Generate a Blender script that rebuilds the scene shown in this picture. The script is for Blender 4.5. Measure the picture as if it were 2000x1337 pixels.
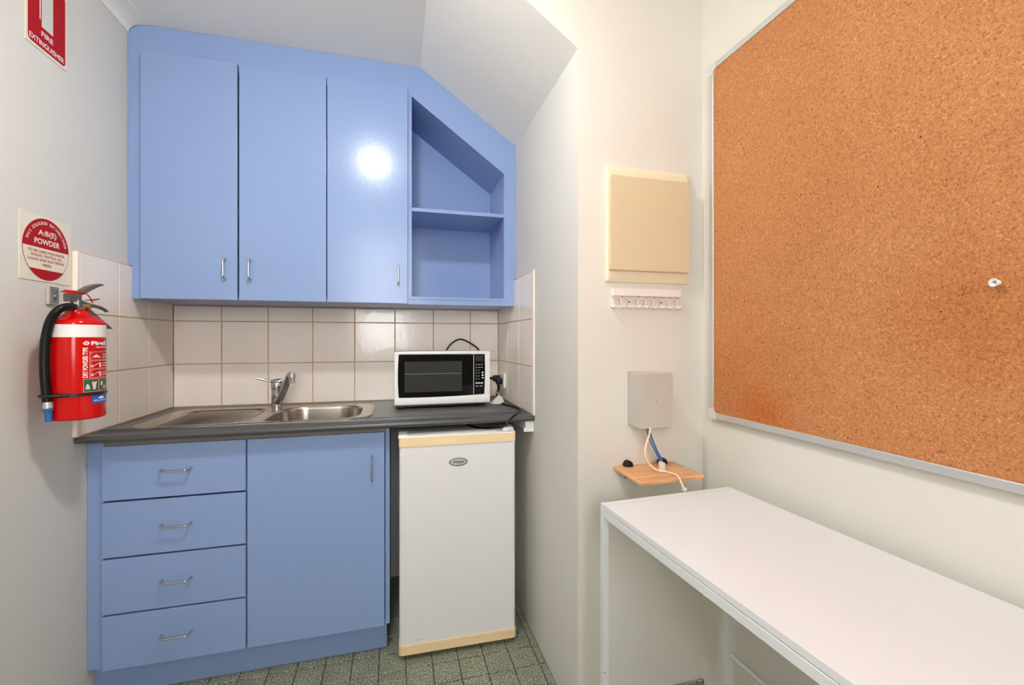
import bpy, bmesh, math, random
from mathutils import Vector, Matrix

# ------------------------------------------------------------------ camera, world, exposure
S = bpy.context.scene
COL = S.collection
for o in list(bpy.data.objects):
    bpy.data.objects.remove(o)
random.seed(7)
PI = math.pi

CAM_H = 1.243
cam = bpy.data.cameras.new('camera')
cam.sensor_width = 36.0
cam.lens = 860.5 / 2000 * 36
cam.shift_y = -0.0036
cam.clip_start = 0.02
camo = bpy.data.objects.new('camera', cam)
camo.location = (0, 0, CAM_H)
camo.rotation_euler = (PI / 2, 0, -0.2617)
COL.objects.link(camo)
S.camera = camo

w = bpy.data.worlds.new('room_beyond')
S.world = w
w.use_nodes = True
bg = w.node_tree.nodes['Background']
bg.inputs[0].default_value = (1.0, 1.0, 1.0, 1)
bg.inputs[1].default_value = 15.5

LIGHT_A = (-0.13, 0.90)
LAMP_POWER = 430.0
S.view_settings.view_transform = 'Standard'
S.view_settings.look = 'None'
S.view_settings.gamma = 1.0
S.view_settings.use_curve_mapping = False
S.view_settings.exposure = -0.05
S.cycles.use_denoising = True
S.cycles.max_bounces = 10
S.cycles.diffuse_bounces = 6
S.cycles.glossy_bounces = 5
S.cycles.caustics_reflective = False
S.cycles.caustics_refractive = False
S.cycles.sample_clamp_indirect = 6.0

# ------------------------------------------------------------------ materials
def srgb(r, g, b):
    f = lambda c: (c / 255 / 12.92) if c / 255 <= 0.04045 else ((c / 255 + 0.055) / 1.055) ** 2.4
    return (f(r), f(g), f(b), 1)

def mat(name, col, rough=0.5, metal=0.0, bump=None, vary=None, spec=0.5, emit=None, coat=0.0, rvary=None):
    """procedural principled material; bump=(scale, strength, detail); vary=(scale, amount)"""
    m = bpy.data.materials.new(name)
    m.use_nodes = True
    nt = m.node_tree
    p = nt.nodes['Principled BSDF']
    p.inputs['Base Color'].default_value = col
    p.inputs['Roughness'].default_value = rough
    p.inputs['Metallic'].default_value = metal
    p.inputs['Specular IOR Level'].default_value = spec
    if coat:
        p.inputs['Coat Weight'].default_value = coat
        p.inputs['Coat Roughness'].default_value = 0.05
    if emit:
        p.inputs['Emission Color'].default_value = emit[0]
        p.inputs['Emission Strength'].default_value = emit[1]
    geo = nt.nodes.new('ShaderNodeNewGeometry')
    if bump:
        n = nt.nodes.new('ShaderNodeTexNoise')
        n.inputs['Scale'].default_value = bump[0]
        n.inputs['Detail'].default_value = bump[2] if len(bump) > 2 else 2
        nt.links.new(geo.outputs['Position'], n.inputs['Vector'])
        b = nt.nodes.new('ShaderNodeBump')
        b.inputs['Strength'].default_value = bump[1]
        b.inputs['Distance'].default_value = 0.002
        nt.links.new(n.outputs['Fac'], b.inputs['Height'])
        nt.links.new(b.outputs['Normal'], p.inputs['Normal'])
    if vary:
        n = nt.nodes.new('ShaderNodeTexNoise')
        n.inputs['Scale'].default_value = vary[0]
        n.inputs['Detail'].default_value = 3
        nt.links.new(geo.outputs['Position'], n.inputs['Vector'])
        r = nt.nodes.new('ShaderNodeValToRGB')
        a = vary[1]
        r.color_ramp.elements[0].position = 0.3
        r.color_ramp.elements[1].position = 0.7
        r.color_ramp.elements[0].color = [max(0, c * (1 - a)) for c in col[:3]] + [1]
        r.color_ramp.elements[1].color = [min(1, c * (1 + a)) for c in col[:3]] + [1]
        nt.links.new(n.outputs['Fac'], r.inputs['Fac'])
        nt.links.new(r.outputs['Color'], p.inputs['Base Color'])
    if rvary:
        n = nt.nodes.new('ShaderNodeTexNoise')
        n.inputs['Scale'].default_value = rvary[0]
        nt.links.new(geo.outputs['Position'], n.inputs['Vector'])
        mr = nt.nodes.new('ShaderNodeMapRange')
        mr.inputs['To Min'].default_value = rough - rvary[1]
        mr.inputs['To Max'].default_value = rough + rvary[1]
        nt.links.new(n.outputs['Fac'], mr.inputs['Value'])
        nt.links.new(mr.outputs['Result'], p.inputs['Roughness'])
    return m

M = {}
M['wall'] = mat('cream_wall_paint', srgb(219, 216, 207), 0.45, bump=(160, 0.10, 3), vary=(1.5, 0.015), spec=0.35)
M['ceiling'] = mat('white_ceiling_paint', srgb(249, 246, 238), 0.6, bump=(120, 0.08, 3), spec=0.3)
M['blue'] = mat('blue_gloss_paint', srgb(136, 159, 203), 0.21, bump=(230, 0.09, 1), spec=0.32)
M['counter'] = mat('charcoal_laminate', srgb(74, 74, 75), 0.34, bump=(700, 0.05, 2), vary=(400, 0.08), spec=0.5)
M['underside'] = mat('raw_chipboard', srgb(150, 142, 128), 0.8, vary=(300, 0.15))
M['steel'] = mat('brushed_stainless_steel', srgb(180, 173, 164), 0.24, 1.0, bump=(420, 0.05, 2), rvary=(90, 0.06))
M['chrome'] = mat('chrome', srgb(205, 205, 205), 0.08, 1.0)
M['tile'] = mat('glazed_cream_tile', srgb(248, 238, 227), 0.14, bump=(30, 0.35, 2), vary=(6, 0.02), spec=0.5)
M['grout'] = mat('tan_grout', srgb(202, 166, 132), 0.85, vary=(40, 0.15))
M['trim'] = mat('white_edge_trim', srgb(238, 226, 214), 0.35)
M['fgrout'] = mat('dark_floor_grout', srgb(88, 80, 66), 0.9, vary=(60, 0.2))
M['white'] = mat('white_enamel', srgb(230, 230, 232), 0.32, bump=(90, 0.03, 2))
M['cream'] = mat('yellowed_cream_plastic', srgb(240, 214, 170), 0.4, vary=(8, 0.03))
M['mwhite'] = mat('white_plastic', srgb(236, 235, 234), 0.35)
M['black'] = mat('black_plastic', srgb(18, 18, 18), 0.35)
M['gloss_black'] = mat('black_glass', srgb(6, 6, 6), 0.06, spec=0.2)
M['window'] = mat('microwave_window_mesh', srgb(52, 54, 54), 0.10, vary=(900, 0.25), spec=0.2)
M['grey'] = mat('grey_plastic', srgb(128, 128, 128), 0.5)
M['rubber'] = mat('black_rubber', srgb(9, 9, 9), 0.38, bump=(300, 0.05), spec=0.3)
M['red'] = mat('red_gloss_paint', srgb(196, 6, 8), 0.14, spec=0.35)
M['label_white'] = mat('white_print', srgb(238, 232, 230), 0.4)
M['label_pink'] = mat('pale_pink_print', srgb(232, 190, 188), 0.4)
M['label_green'] = mat('green_print', srgb(38, 92, 62), 0.35)
M['label_blue'] = mat('blue_print', srgb(38, 92, 190), 0.35)
M['plastic_blue'] = mat('blue_plastic_nozzle', srgb(36, 98, 164), 0.35)
M['valve'] = mat('valve_nickel', srgb(158, 152, 144), 0.38, 1.0)
M['lever'] = mat('grey_lever_steel', srgb(112, 104, 100), 0.35, 0.7)
M['tag_brown'] = mat('dark_brown_tag', srgb(84, 62, 58), 0.5)
M['gold'] = mat('brass', srgb(190, 160, 110), 0.3, 1.0)
M['paper'] = mat('paper_tag', srgb(228, 224, 216), 0.8)
M['sign_cream'] = mat('cream_sign_plastic', srgb(233, 224, 200), 0.4)
M['sign_red'] = mat('red_sign_print', srgb(172, 6, 12), 0.5, spec=0.2)
M['sign_grey'] = mat('grey_sign_print', srgb(214, 210, 198), 0.4)
M['cover'] = mat('tan_cream_cover_paint', srgb(211, 194, 160), 0.42, vary=(3, 0.02))
M['panel'] = mat('cream_panel_paint', srgb(228, 218, 190), 0.38, vary=(3, 0.02))
M['rack'] = mat('white_rack_plastic', srgb(232, 224, 222), 0.4)
M['box_grey'] = mat('grey_painted_metal', srgb(188, 181, 174), 0.45, bump=(250, 0.05))
M['alu'] = mat('satin_aluminium', srgb(206, 206, 204), 0.38, 0.55)
M['cap'] = mat('grey_corner_plastic', srgb(206, 203, 198), 0.45)
M['desk'] = mat('white_desk_laminate', srgb(224, 224, 225), 0.36, vary=(5, 0.01))
M['desk_edge'] = mat('white_desk_edge', srgb(214, 212, 208), 0.4)
M['desk_metal'] = mat('white_powder_coat', srgb(222, 223, 224), 0.4)
M['cable_beige'] = mat('beige_cable', srgb(238, 214, 176), 0.45)
M['cable_blue'] = mat('blue_cable', srgb(46, 92, 150), 0.45)
M['clear'] = mat('clear_connector', srgb(222, 212, 200), 0.15)
M['rust'] = mat('rust', srgb(150, 90, 40), 0.8)
M['scuff'] = mat('dark_scuff', srgb(70, 62, 54), 0.8)
M['lamp'] = mat('lit_lamp_diffuser', (1, 1, 1, 1), 0.4, emit=((1.0, 0.985, 0.965, 1), LAMP_POWER))

def floor_tile_mat():
    m = mat('speckled_green_floor_tile', srgb(118, 122, 104), 0.5, spec=0.4)
    nt = m.node_tree; p = nt.nodes['Principled BSDF']
    geo = nt.nodes['Geometry'] if 'Geometry' in nt.nodes else nt.nodes.new('ShaderNodeNewGeometry')
    n = nt.nodes.new('ShaderNodeTexNoise'); n.inputs['Scale'].default_value = 210; n.inputs['Detail'].default_value = 4
    nt.links.new(geo.outputs['Position'], n.inputs['Vector'])
    n2 = nt.nodes.new('ShaderNodeTexNoise'); n2.inputs['Scale'].default_value = 14; n2.inputs['Detail'].default_value = 4
    nt.links.new(geo.outputs['Position'], n2.inputs['Vector'])
    r = nt.nodes.new('ShaderNodeValToRGB')
    e = r.color_ramp.elements
    e[0].position = 0.38; e[0].color = srgb(86, 90, 76)
    e[1].position = 0.64; e[1].color = srgb(200, 204, 184)
    x = e.new(0.52); x.color = srgb(130, 135, 116)
    nt.links.new(n.outputs['Fac'], r.inputs['Fac'])
    mx = nt.nodes.new('ShaderNodeMix'); mx.data_type = 'RGBA'; mx.blend_type = 'MULTIPLY'
    mx.inputs[0].default_value = 0.5
    r2 = nt.nodes.new('ShaderNodeValToRGB')
    r2.color_ramp.elements[0].position = 0.3; r2.color_ramp.elements[0].color = (0.62, 0.60, 0.55, 1)
    r2.color_ramp.elements[1].position = 0.65; r2.color_ramp.elements[1].color = (1, 1, 1, 1)
    nt.links.new(n2.outputs['Fac'], r2.inputs['Fac'])
    nt.links.new(r.outputs['Color'], mx.inputs[6]); nt.links.new(r2.outputs['Color'], mx.inputs[7])
    nt.links.new(mx.outputs[2], p.inputs['Base Color'])
    b = nt.nodes.new('ShaderNodeBump'); b.inputs['Strength'].default_value = 0.35; b.inputs['Distance'].default_value = 0.002
    nt.links.new(n.outputs['Fac'], b.inputs['Height']); nt.links.new(b.outputs['Normal'], p.inputs['Normal'])
    return m
M['ftile'] = floor_tile_mat()

def cork_mat():
    m = mat('cork', srgb(200, 128, 82), 0.85, spec=0.25)
    nt = m.node_tree; p = nt.nodes['Principled BSDF']; geo = nt.nodes['Geometry']
    def noise(scale, detail, dist=0.0):
        n = nt.nodes.new('ShaderNodeTexNoise'); n.inputs['Scale'].default_value = scale
        n.inputs['Detail'].default_value = detail; n.inputs['Distortion'].default_value = dist
        nt.links.new(geo.outputs['Position'], n.inputs['Vector']); return n
    def ramp(src, stops):
        r = nt.nodes.new('ShaderNodeValToRGB'); e = r.color_ramp.elements
        e[0].position, e[0].color = stops[0]; e[1].position, e[1].color = stops[-1]
        for s in stops[1:-1]:
            x = e.new(s[0]); x.color = s[1]
        nt.links.new(src, r.inputs['Fac']); return r
    def mix(a, b, fac, mode='MULTIPLY'):
        x = nt.nodes.new('ShaderNodeMix'); x.data_type = 'RGBA'; x.blend_type = mode
        if isinstance(fac, float): x.inputs[0].default_value = fac
        else: nt.links.new(fac, x.inputs[0])
        nt.links.new(a, x.inputs[6])
        if isinstance(b, tuple): x.inputs[7].default_value = b
        else: nt.links.new(b, x.inputs[7])
        return x.outputs[2]
    fine = noise(250, 3, 1.0)
    base = ramp(fine.outputs['Fac'], [(0.30, srgb(150, 90, 50)), (0.46, srgb(182, 123, 79)), (0.58, srgb(190, 130, 85)), (0.74, srgb(214, 163, 119))])
    blot = ramp(noise(3.0, 4).outputs['Fac'], [(0.30, (0.90, 0.84, 0.76, 1)), (0.70, (1.0, 1.0, 1.0, 1))])
    c = mix(base.outputs['Color'], blot.outputs['Color'], 0.8)
    gr = ramp(noise(150, 2, 0.6).outputs['Fac'], [(0.24, (0.62, 0.54, 0.46, 1)), (0.33, (1, 1, 1, 1))])
    c = mix(c, gr.outputs['Color'], 0.8)
    v = nt.nodes.new('ShaderNodeTexVoronoi'); v.inputs['Scale'].default_value = 26
    nt.links.new(geo.outputs['Position'], v.inputs['Vector'])
    holes = ramp(v.outputs['Distance'], [(0.035, (0.08, 0.05, 0.03, 1)), (0.06, (1, 1, 1, 1))])
    sel = ramp(noise(9, 1).outputs['Fac'], [(0.46, (0, 0, 0, 1)), (0.52, (1, 1, 1, 1))])
    c = mix(c, holes.outputs['Color'], sel.outputs['Color'])
    # an orange-brown water stain near the lower left corner of the board
    def stain(cy, cz, ry, rz, col, amt, c):
        mp = nt.nodes.new('ShaderNodeMapping'); mp.vector_type = 'TEXTURE'
        mp.inputs['Location'].default_value = (1.0, cy, cz); mp.inputs['Scale'].default_value = (5, ry, rz)
        nt.links.new(geo.outputs['Position'], mp.inputs['Vector'])
        g = nt.nodes.new('ShaderNodeTexGradient'); g.gradient_type = 'SPHERICAL'
        nt.links.new(mp.outputs['Vector'], g.inputs['Vector'])
        k = nt.nodes.new('ShaderNodeMath'); k.operation = 'MULTIPLY'; k.inputs[1].default_value = amt
        nt.links.new(g.outputs['Fac'], k.inputs[0])
        return mix(c, col, k.outputs[0])
    c = stain(1.02, 1.03, 0.13, 0.10, (0.98, 0.62, 0.22, 1), 0.8, c)
    c = stain(1.10, 1.16, 0.20, 0.25, (1.0, 0.80, 0.60, 1), 0.6, c)
    c = stain(0.55, 1.28, 0.20, 0.18, (0.88, 0.72, 0.55, 1), 0.8, c)
    nt.links.new(c, p.inputs['Base Color'])
    b = nt.nodes.new('ShaderNodeBump'); b.inputs['Strength'].default_value = 0.35; b.inputs['Distance'].default_value = 0.002
    nt.links.new(fine.outputs['Fac'], b.inputs['Height']); nt.links.new(b.outputs['Normal'], p.inputs['Normal'])
    return m
M['cork'] = cork_mat()

def wood_mat():
    m = mat('light_wood_veneer', srgb(214, 160, 112), 0.45)
    nt = m.node_tree; p = nt.nodes['Principled BSDF']; geo = nt.nodes['Geometry']
    mp = nt.nodes.new('ShaderNodeMapping'); mp.inputs['Scale'].default_value = (4, 60, 60)
    nt.links.new(geo.outputs['Position'], mp.inputs['Vector'])
    n = nt.nodes.new('ShaderNodeTexNoise'); n.inputs['Scale'].default_value = 2.0; n.inputs['Detail'].default_value = 4
    nt.links.new(mp.outputs['Vector'], n.inputs['Vector'])
    r = nt.nodes.new('ShaderNodeValToRGB')
    r.color_ramp.elements[0].position = 0.3; r.color_ramp.elements[0].color = srgb(196, 138, 92)
    r.color_ramp.elements[1].position = 0.7; r.color_ramp.elements[1].color = srgb(226, 176, 130)
    nt.links.new(n.outputs['Fac'], r.inputs['Fac']); nt.links.new(r.outputs['Color'], p.inputs['Base Color'])
    return m
M['wood'] = wood_mat()

# ------------------------------------------------------------------ geometry helpers
def link(name, bm, m, parent=None, smooth=False, flip=False):
    bmesh.ops.recalc_face_normals(bm, faces=bm.faces[:])
    me = bpy.data.meshes.new(name)
    bm.to_mesh(me); bm.free()
    for mm in (m if isinstance(m, (list, tuple)) else [m]):
        me.materials.append(M[mm] if isinstance(mm, str) else mm)
    if smooth:
        for f in me.polygons: f.use_smooth = True
        me.set_sharp_from_angle(angle=math.radians(40))
    o = bpy.data.objects.new(name, me)
    COL.objects.link(o)
    if smooth:
        wn_ = o.modifiers.new('weighted_normal', 'WEIGHTED_NORMAL')
        wn_.keep_sharp = True
        wn_.weight = 100
    if parent: o.parent = parent
    return o

def tag(o, label, cat, group=None):
    o['label'] = label; o['category'] = cat
    if group: o['group'] = group
    return o

def thing(name, label, cat, loc=(0, 0, 0), rz=0.0, group=None):
    o = bpy.data.objects.new(name, None)
    o.empty_display_size = 0.05
    o.location = loc; o.rotation_euler = (0, 0, rz)
    COL.objects.link(o)
    return tag(o, label, cat, group)

def struct(o):
    o['kind'] = 'structure'
    return o

def box(bm, x0, x1, y0, y1, z0, z1, bev=0.0, seg=2, mi=0):
    vs = [bm.verts.new(p) for p in ((x0,y0,z0),(x1,y0,z0),(x1,y1,z0),(x0,y1,z0),(x0,y0,z1),(x1,y0,z1),(x1,y1,z1),(x0,y1,z1))]
    fs = [bm.faces.new([vs[i] for i in q]) for q in ((3,2,1,0),(4,5,6,7),(0,1,5,4),(1,2,6,5),(2,3,7,6),(3,0,4,7))]
    for f in fs: f.material_index = mi
    if bev > 0:
        es = set(e for f in fs for e in f.edges)
        r = bmesh.ops.bevel(bm, geom=list(es), offset=bev, offset_type='OFFSET', segments=seg, profile=0.5, affect='EDGES', clamp_overlap=True)
        for f in r['faces']: f.material_index = mi
    return bm

def BOX(name, m, parent, x0, x1, y0, y1, z0, z1, bev=0.0, seg=2):
    return link(name, box(bmesh.new(), x0, x1, y0, y1, z0, z1, bev, seg), m, parent, smooth=bev > 0)

AX = {'x': (1, 2, 0), 'y': (0, 2, 1), 'z': (0, 1, 2)}
def pt(ax, a, b, t):
    v = [0, 0, 0]
    i, j, k = AX[ax]
    v[i], v[j], v[k] = a, b, t
    return v

def prism(bm, poly, ax, t0, t1, mi=0):
    """extrude a 2-D polygon along an axis"""
    A = [bm.verts.new(pt(ax, a, b, t0)) for a, b in poly]
    B = [bm.verts.new(pt(ax, a, b, t1)) for a, b in poly]
    n = len(poly)
    fs = [bm.faces.new(A), bm.faces.new(B[::-1])]
    for i in range(n):
        fs.append(bm.faces.new((A[i], B[i], B[(i+1) % n], A[(i+1) % n])))
    for f in fs: f.material_index = mi
    return bm

def holed(bm, outer, holes, ax, t0, t1):
    """plate with holes, extruded along an axis"""
    loops = [outer] + holes
    LV = []
    for t in (t0, t1):
        es, vl = [], []
        for lp in loops:
            vs = [bm.verts.new(pt(ax, a, b, t)) for a, b in lp]
            vl.append(vs)
            for i in range(len(vs)):
                es.append(bm.edges.new((vs[i], vs[(i+1) % len(vs)])))
        bmesh.ops.triangle_fill(bm, use_beauty=True, edges=es)
        LV.append(vl)
    for A, B in zip(*LV):
        n = len(A)
        for i in range(n):
            bm.faces.new((A[i], B[i], B[(i+1) % n], A[(i+1) % n]))
    return bm

def rrect(x0, x1, y0, y1, r, n=6):
    """rounded rectangle outline, counter-clockwise; r may be one radius or (bl, br, tr, tl)"""
    rs = r if isinstance(r, (tuple, list)) else (r,) * 4
    out = []
    for (cx, cy, a0, rr) in ((x0, y0, PI, rs[0]), (x1, y0, 1.5*PI, rs[1]), (x1, y1, 0, rs[2]), (x0, y1, 0.5*PI, rs[3])):
        rr = max(rr, 1e-4)
        ox = cx + rr if cx == x0 else cx - rr
        oy = cy + rr if cy == y0 else cy - rr
        for i in range(n + 1):
            a = a0 + 0.5 * PI * i / n
            out.append((ox + rr * math.cos(a), oy + rr * math.sin(a)))
    return out

def loft(bm, loops, cap0=True, cap1=True, closed=True, mi=0):
    """loops: lists of 3-D points with equal count"""
    V = [[bm.verts.new(p) for p in lp] for lp in loops]
    n = len(loops[0])
    fs = []
    for A, B in zip(V, V[1:]):
        for i in range(n if closed else n - 1):
            fs.append(bm.faces.new((A[i], A[(i+1) % n], B[(i+1) % n], B[i])))
    if cap0: fs.append(bm.faces.new(V[0][::-1]))
    if cap1: fs.append(bm.faces.new(V[-1]))
    for f in fs: f.material_index = mi
    return V

def lathe(bm, prof, c=(0, 0, 0), n=32, mi=0, axis=None):
    """prof: (radius, z) list, axis along z (or a Matrix)"""
    loops = []
    for r, z in prof:
        lp = []
        for i in range(n):
            a = 2 * PI * i / n
            v = Vector((r * math.cos(a), r * math.sin(a), z))
            if axis is not None: v = axis @ v
            lp.append(v + Vector(c))
        loops.append(lp)
    loft(bm, loops, True, True, mi=mi)
    return bm

def smooth_path(pts, n=8):
    """Catmull-Rom through the points"""
    P = [Vector(p) for p in pts]
    P = [2*P[0] - P[1]] + P + [2*P[-1] - P[-2]]
    out = []
    for i in range(1, len(P) - 2):
        for k in range(n):
            t = k / n
            a, b, c, d = P[i-1], P[i], P[i+1], P[i+2]
            out.append(0.5 * (2*b + (c - a)*t + (2*a - 5*b + 4*c - d)*t*t + (3*b - a - 3*c + d)*t**3))
    out.append(P[-2])
    return out

def tube(bm, pts, r, n=10, flat=None, mi=0):
    """sweep a circle (or ellipse via flat=(dir,scale)) along points; r number or list"""
    pts = [Vector(p) for p in pts]
    up = None
    loops = []
    for i, p in enumerate(pts):
        t = (pts[min(i+1, len(pts)-1)] - pts[max(i-1, 0)]).normalized()
        if up is None:
            up = Vector((0, 0, 1)) if abs(t.z) < 0.9 else Vector((1, 0, 0))
        u = (up - t * up.dot(t)).normalized()
        v = t.cross(u)
        up = u
        rr = r[i] if isinstance(r, (list, tuple)) else r
        lp = []
        for k in range(n):
            a = 2 * PI * k / n
            lp.append(p + u * rr * math.cos(a) + v * rr * math.sin(a))
        loops.append(lp)
    loft(bm, loops, mi=mi)
    return bm

def TUBE(name, m, parent, pts, r, n=10, sm=0):
    if sm: pts = smooth_path(pts, sm)
    return link(name, tube(bmesh.new(), pts, r, n), m, parent, smooth=True)

def text_mesh(s, size, bold=0.0, align='CENTER', sx=1.0, spacing=1.0):
    cu = bpy.data.curves.new('t', 'FONT')
    cu.body = s; cu.size = size; cu.align_x = align; cu.offset = bold * size
    cu.resolution_u = 3
    cu.space_character = spacing
    ob = bpy.data.objects.new('t', cu)
    COL.objects.link(ob)
    dg = bpy.context.evaluated_depsgraph_get()
    me = bpy.data.meshes.new_from_object(ob.evaluated_get(dg))
    bpy.data.objects.remove(ob); bpy.data.curves.remove(cu)
    bm = bmesh.new(); bm.from_mesh(me); bpy.data.meshes.remove(me)
    for v in bm.verts: v.co.x *= sx
    return bm

def fit_text(s, width, height, bold=0.0, align='CENTER'):
    """text scaled to an exact width and cap height, baseline at 0"""
    bm = text_mesh(s, 1.0, bold, align)
    xs = [v.co.x for v in bm.verts]; ys = [v.co.y for v in bm.verts]
    x0, x1, y0, y1 = min(xs), max(xs), min(ys), max(ys)
    for v in bm.verts:
        v.co.x = ((v.co.x - x0) / (x1 - x0) - (0.5 if align == 'CENTER' else 0.0)) * width
        v.co.y = (v.co.y - y0) / (y1 - y0) * height
        v.co.z = 0
    return bm

def join(bms):
    out = bmesh.new()
    for b in bms:
        me = bpy.data.meshes.new('tmp'); b.to_mesh(me); b.free()
        out.from_mesh(me); bpy.data.meshes.remove(me)
    return out

def place(bm, f):
    for v in bm.verts: v.co = Vector(f(v.co.x, v.co.y))
    return bm

def link_flat(name, bm, m, parent, normal):
    """flat print: make every face look along normal"""
    n = Vector(normal)
    bm.normal_update()
    for f in bm.faces:
        if f.normal.dot(n) < 0: f.normal_flip()
    me = bpy.data.meshes.new(name); bm.to_mesh(me); bm.free()
    me.materials.append(M[m])
    o = bpy.data.objects.new(name, me); COL.objects.link(o)
    if parent: o.parent = parent
    return o

def flat_poly(poly, f):
    bm = bmesh.new()
    bm.faces.new([bm.verts.new(f(a, b)) for a, b in poly])
    return bm

# ------------------------------------------------------------------ room dimensions (metres)
XL = -1.003      # left wall paint
XLT = -0.989     # left wall tile face
XN = 0.566       # right wall of the kitchen nook
XNT = 0.559      # its tile face
YB = 2.389       # back wall paint
YBT = 2.381      # back tile face
YF = 1.301       # wall that returns to the right of the nook
XR = 1.030       # right wall with the cork board
ZC = 2.479       # flat ceiling
SLX, SLZ = 0.115, 2.168   # sloping soffit: starts at x=.115, ends z=2.168 at the nook wall
ZCT = 0.924      # worktop
YR = -1.05       # wall with a window behind the camera

# floor slab and walls
fl = bmesh.new(); box(fl, -3.0, 3.0, -4.0, YB + 0.1, -0.12, -0.0045)
floor = struct(link('floor', fl, 'fgrout'))
wl = struct(BOX('wall_left', 'wall', None, XL - 0.1, XL, YR, YB + 0.1, -0.0045, ZC + 0.1))
wb = struct(BOX('wall_back', 'wall', None, XL, XN + 0.1, YB, YB + 0.1, -0.0045, ZC + 0.1))
b = bmesh.new()
prism(b, [(XN, YF), (XN + 0.06, YF + 0.06), (XN + 0.06, YB), (XN, YB)], 'z', -0.0045, ZC + 0.1)
wn = struct(link('wall_nook', b, 'wall'))
b = bmesh.new()
e0 = 0.0006
prism(b, [(XN, -0.0045), (XR + 0.1, -0.0045), (XR + 0.1, ZC + 0.1), (SLX, ZC + 0.1), (SLX, ZC), (XN, SLZ)], 'y', YF, YF + 0.06)
for v in b.verts:      # mitre with the nook wall
    if v.co.y > YF + 0.01 and abs(v.co.x - XN) < 1e-4: v.co.x = XN + 0.06 - e0
wf = struct(link('wall_front', b, 'wall'))
wr = struct(BOX('wall_right', 'wall', None, XR, XR + 0.1, YR, YF, -0.0045, ZC + 0.1))
ce = bmesh.new()
box(ce, XL - 0.1, XR + 0.1, YR - 0.1, YF, ZC, ZC + 0.1)
box(ce, XL - 0.1, SLX, YF, YB + 0.1, ZC, ZC + 0.1)
struct(link('ceiling', ce, 'ceiling'))
b = bmesh.new()
prism(b, [(SLX, ZC), (XN, SLZ), (XN, ZC + 0.1), (SLX, ZC + 0.1)], 'y', YF + 0.06, YB + 0.1)
prism(b, [(SLX, ZC), (XN, SLZ), (XN, SLZ + 0.004), (SLX, ZC + 0.004)], 'y', YF + 0.0005, YF + 0.06)
struct(link('ceiling_slope', b, 'ceiling'))
# wall behind the camera with a window opening and its frame
WX0, WX1, WZ0, WZ1 = -0.47, 0.19, 1.08, 2.40
b = holed(bmesh.new(), [(XL - 0.1, -0.0045), (XR + 0.1, -0.0045), (XR + 0.1, ZC + 0.1), (XL - 0.1, ZC + 0.1)], [[(WX0, WZ0), (WX1, WZ0), (WX1, WZ1), (WX0, WZ1)]], 'y', YR - 0.1, YR)
struct(link('wall_rear', b, 'wall'))
b = holed(bmesh.new(), [(WX0, WZ0), (WX1, WZ0), (WX1, WZ1), (WX0, WZ1)], [[(WX0 + 0.04, WZ0 + 0.04), (WX1 - 0.04, WZ0 + 0.04), (WX1 - 0.04, WZ1 - 0.04), (WX0 + 0.04, WZ1 - 0.04)]], 'y', YR - 0.07, YR - 0.03)
struct(link('window_1', b, 'trim'))
# cove cornice along the left wall
cv = [(XL, ZC), (-0.935, ZC), (-0.935, ZC - 0.004)]
for i in range(9):
    a = PI / 2 * i / 8
    cv.append((-0.939 - 0.060 * math.sin(a) , ZC - 0.004 - 0.034 * (1 - math.cos(a))))
cv += [(XL + 0.004, 2.438), (XL, 2.438)]
b = prism(bmesh.new(), cv, 'y', YR, 2.046)
tr = struct(link('trim_1', b, 'ceiling'))
# low skirting under the desk, front wall
struct(BOX('baseboard_front', 'ftile', None, XN + 0.0, XR, YF - 0.010, YF, 0.0, 0.072, 0.002))

# ------------------------------------------------------------------ tiles
tile_cache = {}
def tile_mesh(name, a, b_, t, m, ch):
    key = (name, round(a, 4), round(b_, 4))
    if key in tile_cache: return tile_cache[key]
    bm = bmesh.new()
    h = [[(-a/2, -b_/2, 0), (a/2, -b_/2, 0), (a/2, b_/2, 0), (-a/2, b_/2, 0)],
         [(-a/2, -b_/2, t - ch), (a/2, -b_/2, t - ch), (a/2, b_/2, t - ch), (-a/2, b_/2, t - ch)],
         [(-a/2 + ch, -b_/2 + ch, t), (a/2 - ch, -b_/2 + ch, t), (a/2 - ch, b_/2 - ch, t), (-a/2 + ch, b_/2 - ch, t)]]
    loft(bm, h, cap0=False)
    bmesh.ops.recalc_face_normals(bm, faces=bm.faces[:])
    me = bpy.data.meshes.new(name); bm.to_mesh(me); bm.free()
    me.materials.append(M[m])
    tile_cache[key] = me
    return me

def tile(parent, me, loc, R):
    o = bpy.data.objects.new('tile', me)
    COL.objects.link(o)
    j = Matrix.Rotation(random.uniform(-1, 1) * 0.0012, 3, 'X') @ Matrix.Rotation(random.uniform(-1, 1) * 0.0012, 3, 'Y')
    o.matrix_world = Matrix.Translation(loc) @ (R @ j).to_4x4()
    o.parent = parent
    return o

R_BACK = Matrix(((1, 0, 0), (0, 0, -1), (0, 1, 0)))        # local z -> -y, local y -> z
R_LEFT = Matrix(((0, 0, 1), (1, 0, 0), (0, 1, 0)))         # local z -> +x, local x -> y
R_RIGHT = Matrix(((0, 0, -1), (-1, 0, 0), (0, 1, 0)))      # local z -> -x, local x -> -y
ZT = [ZCT + 0.001, 1.1245, 1.326, 1.527]
XT = [XLT, -0.792, -0.5925, -0.3916, -0.1937, 0.005, 0.203, 0.402, XNT]
G = 0.0046
def wall_tiles(parent, us, R, at, depth, zs=ZT):
    for i in range(len(us) - 1):
        for k in range(len(zs) - 1):
            a = abs(us[i+1] - us[i]) - G; h = zs[k+1] - zs[k] - G
            me = tile_mesh('wall_tile', a, h, depth, 'tile', 0.0012)
            tile(parent, me, at((us[i] + us[i+1]) / 2, (zs[k] + zs[k+1]) / 2), R)
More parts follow.
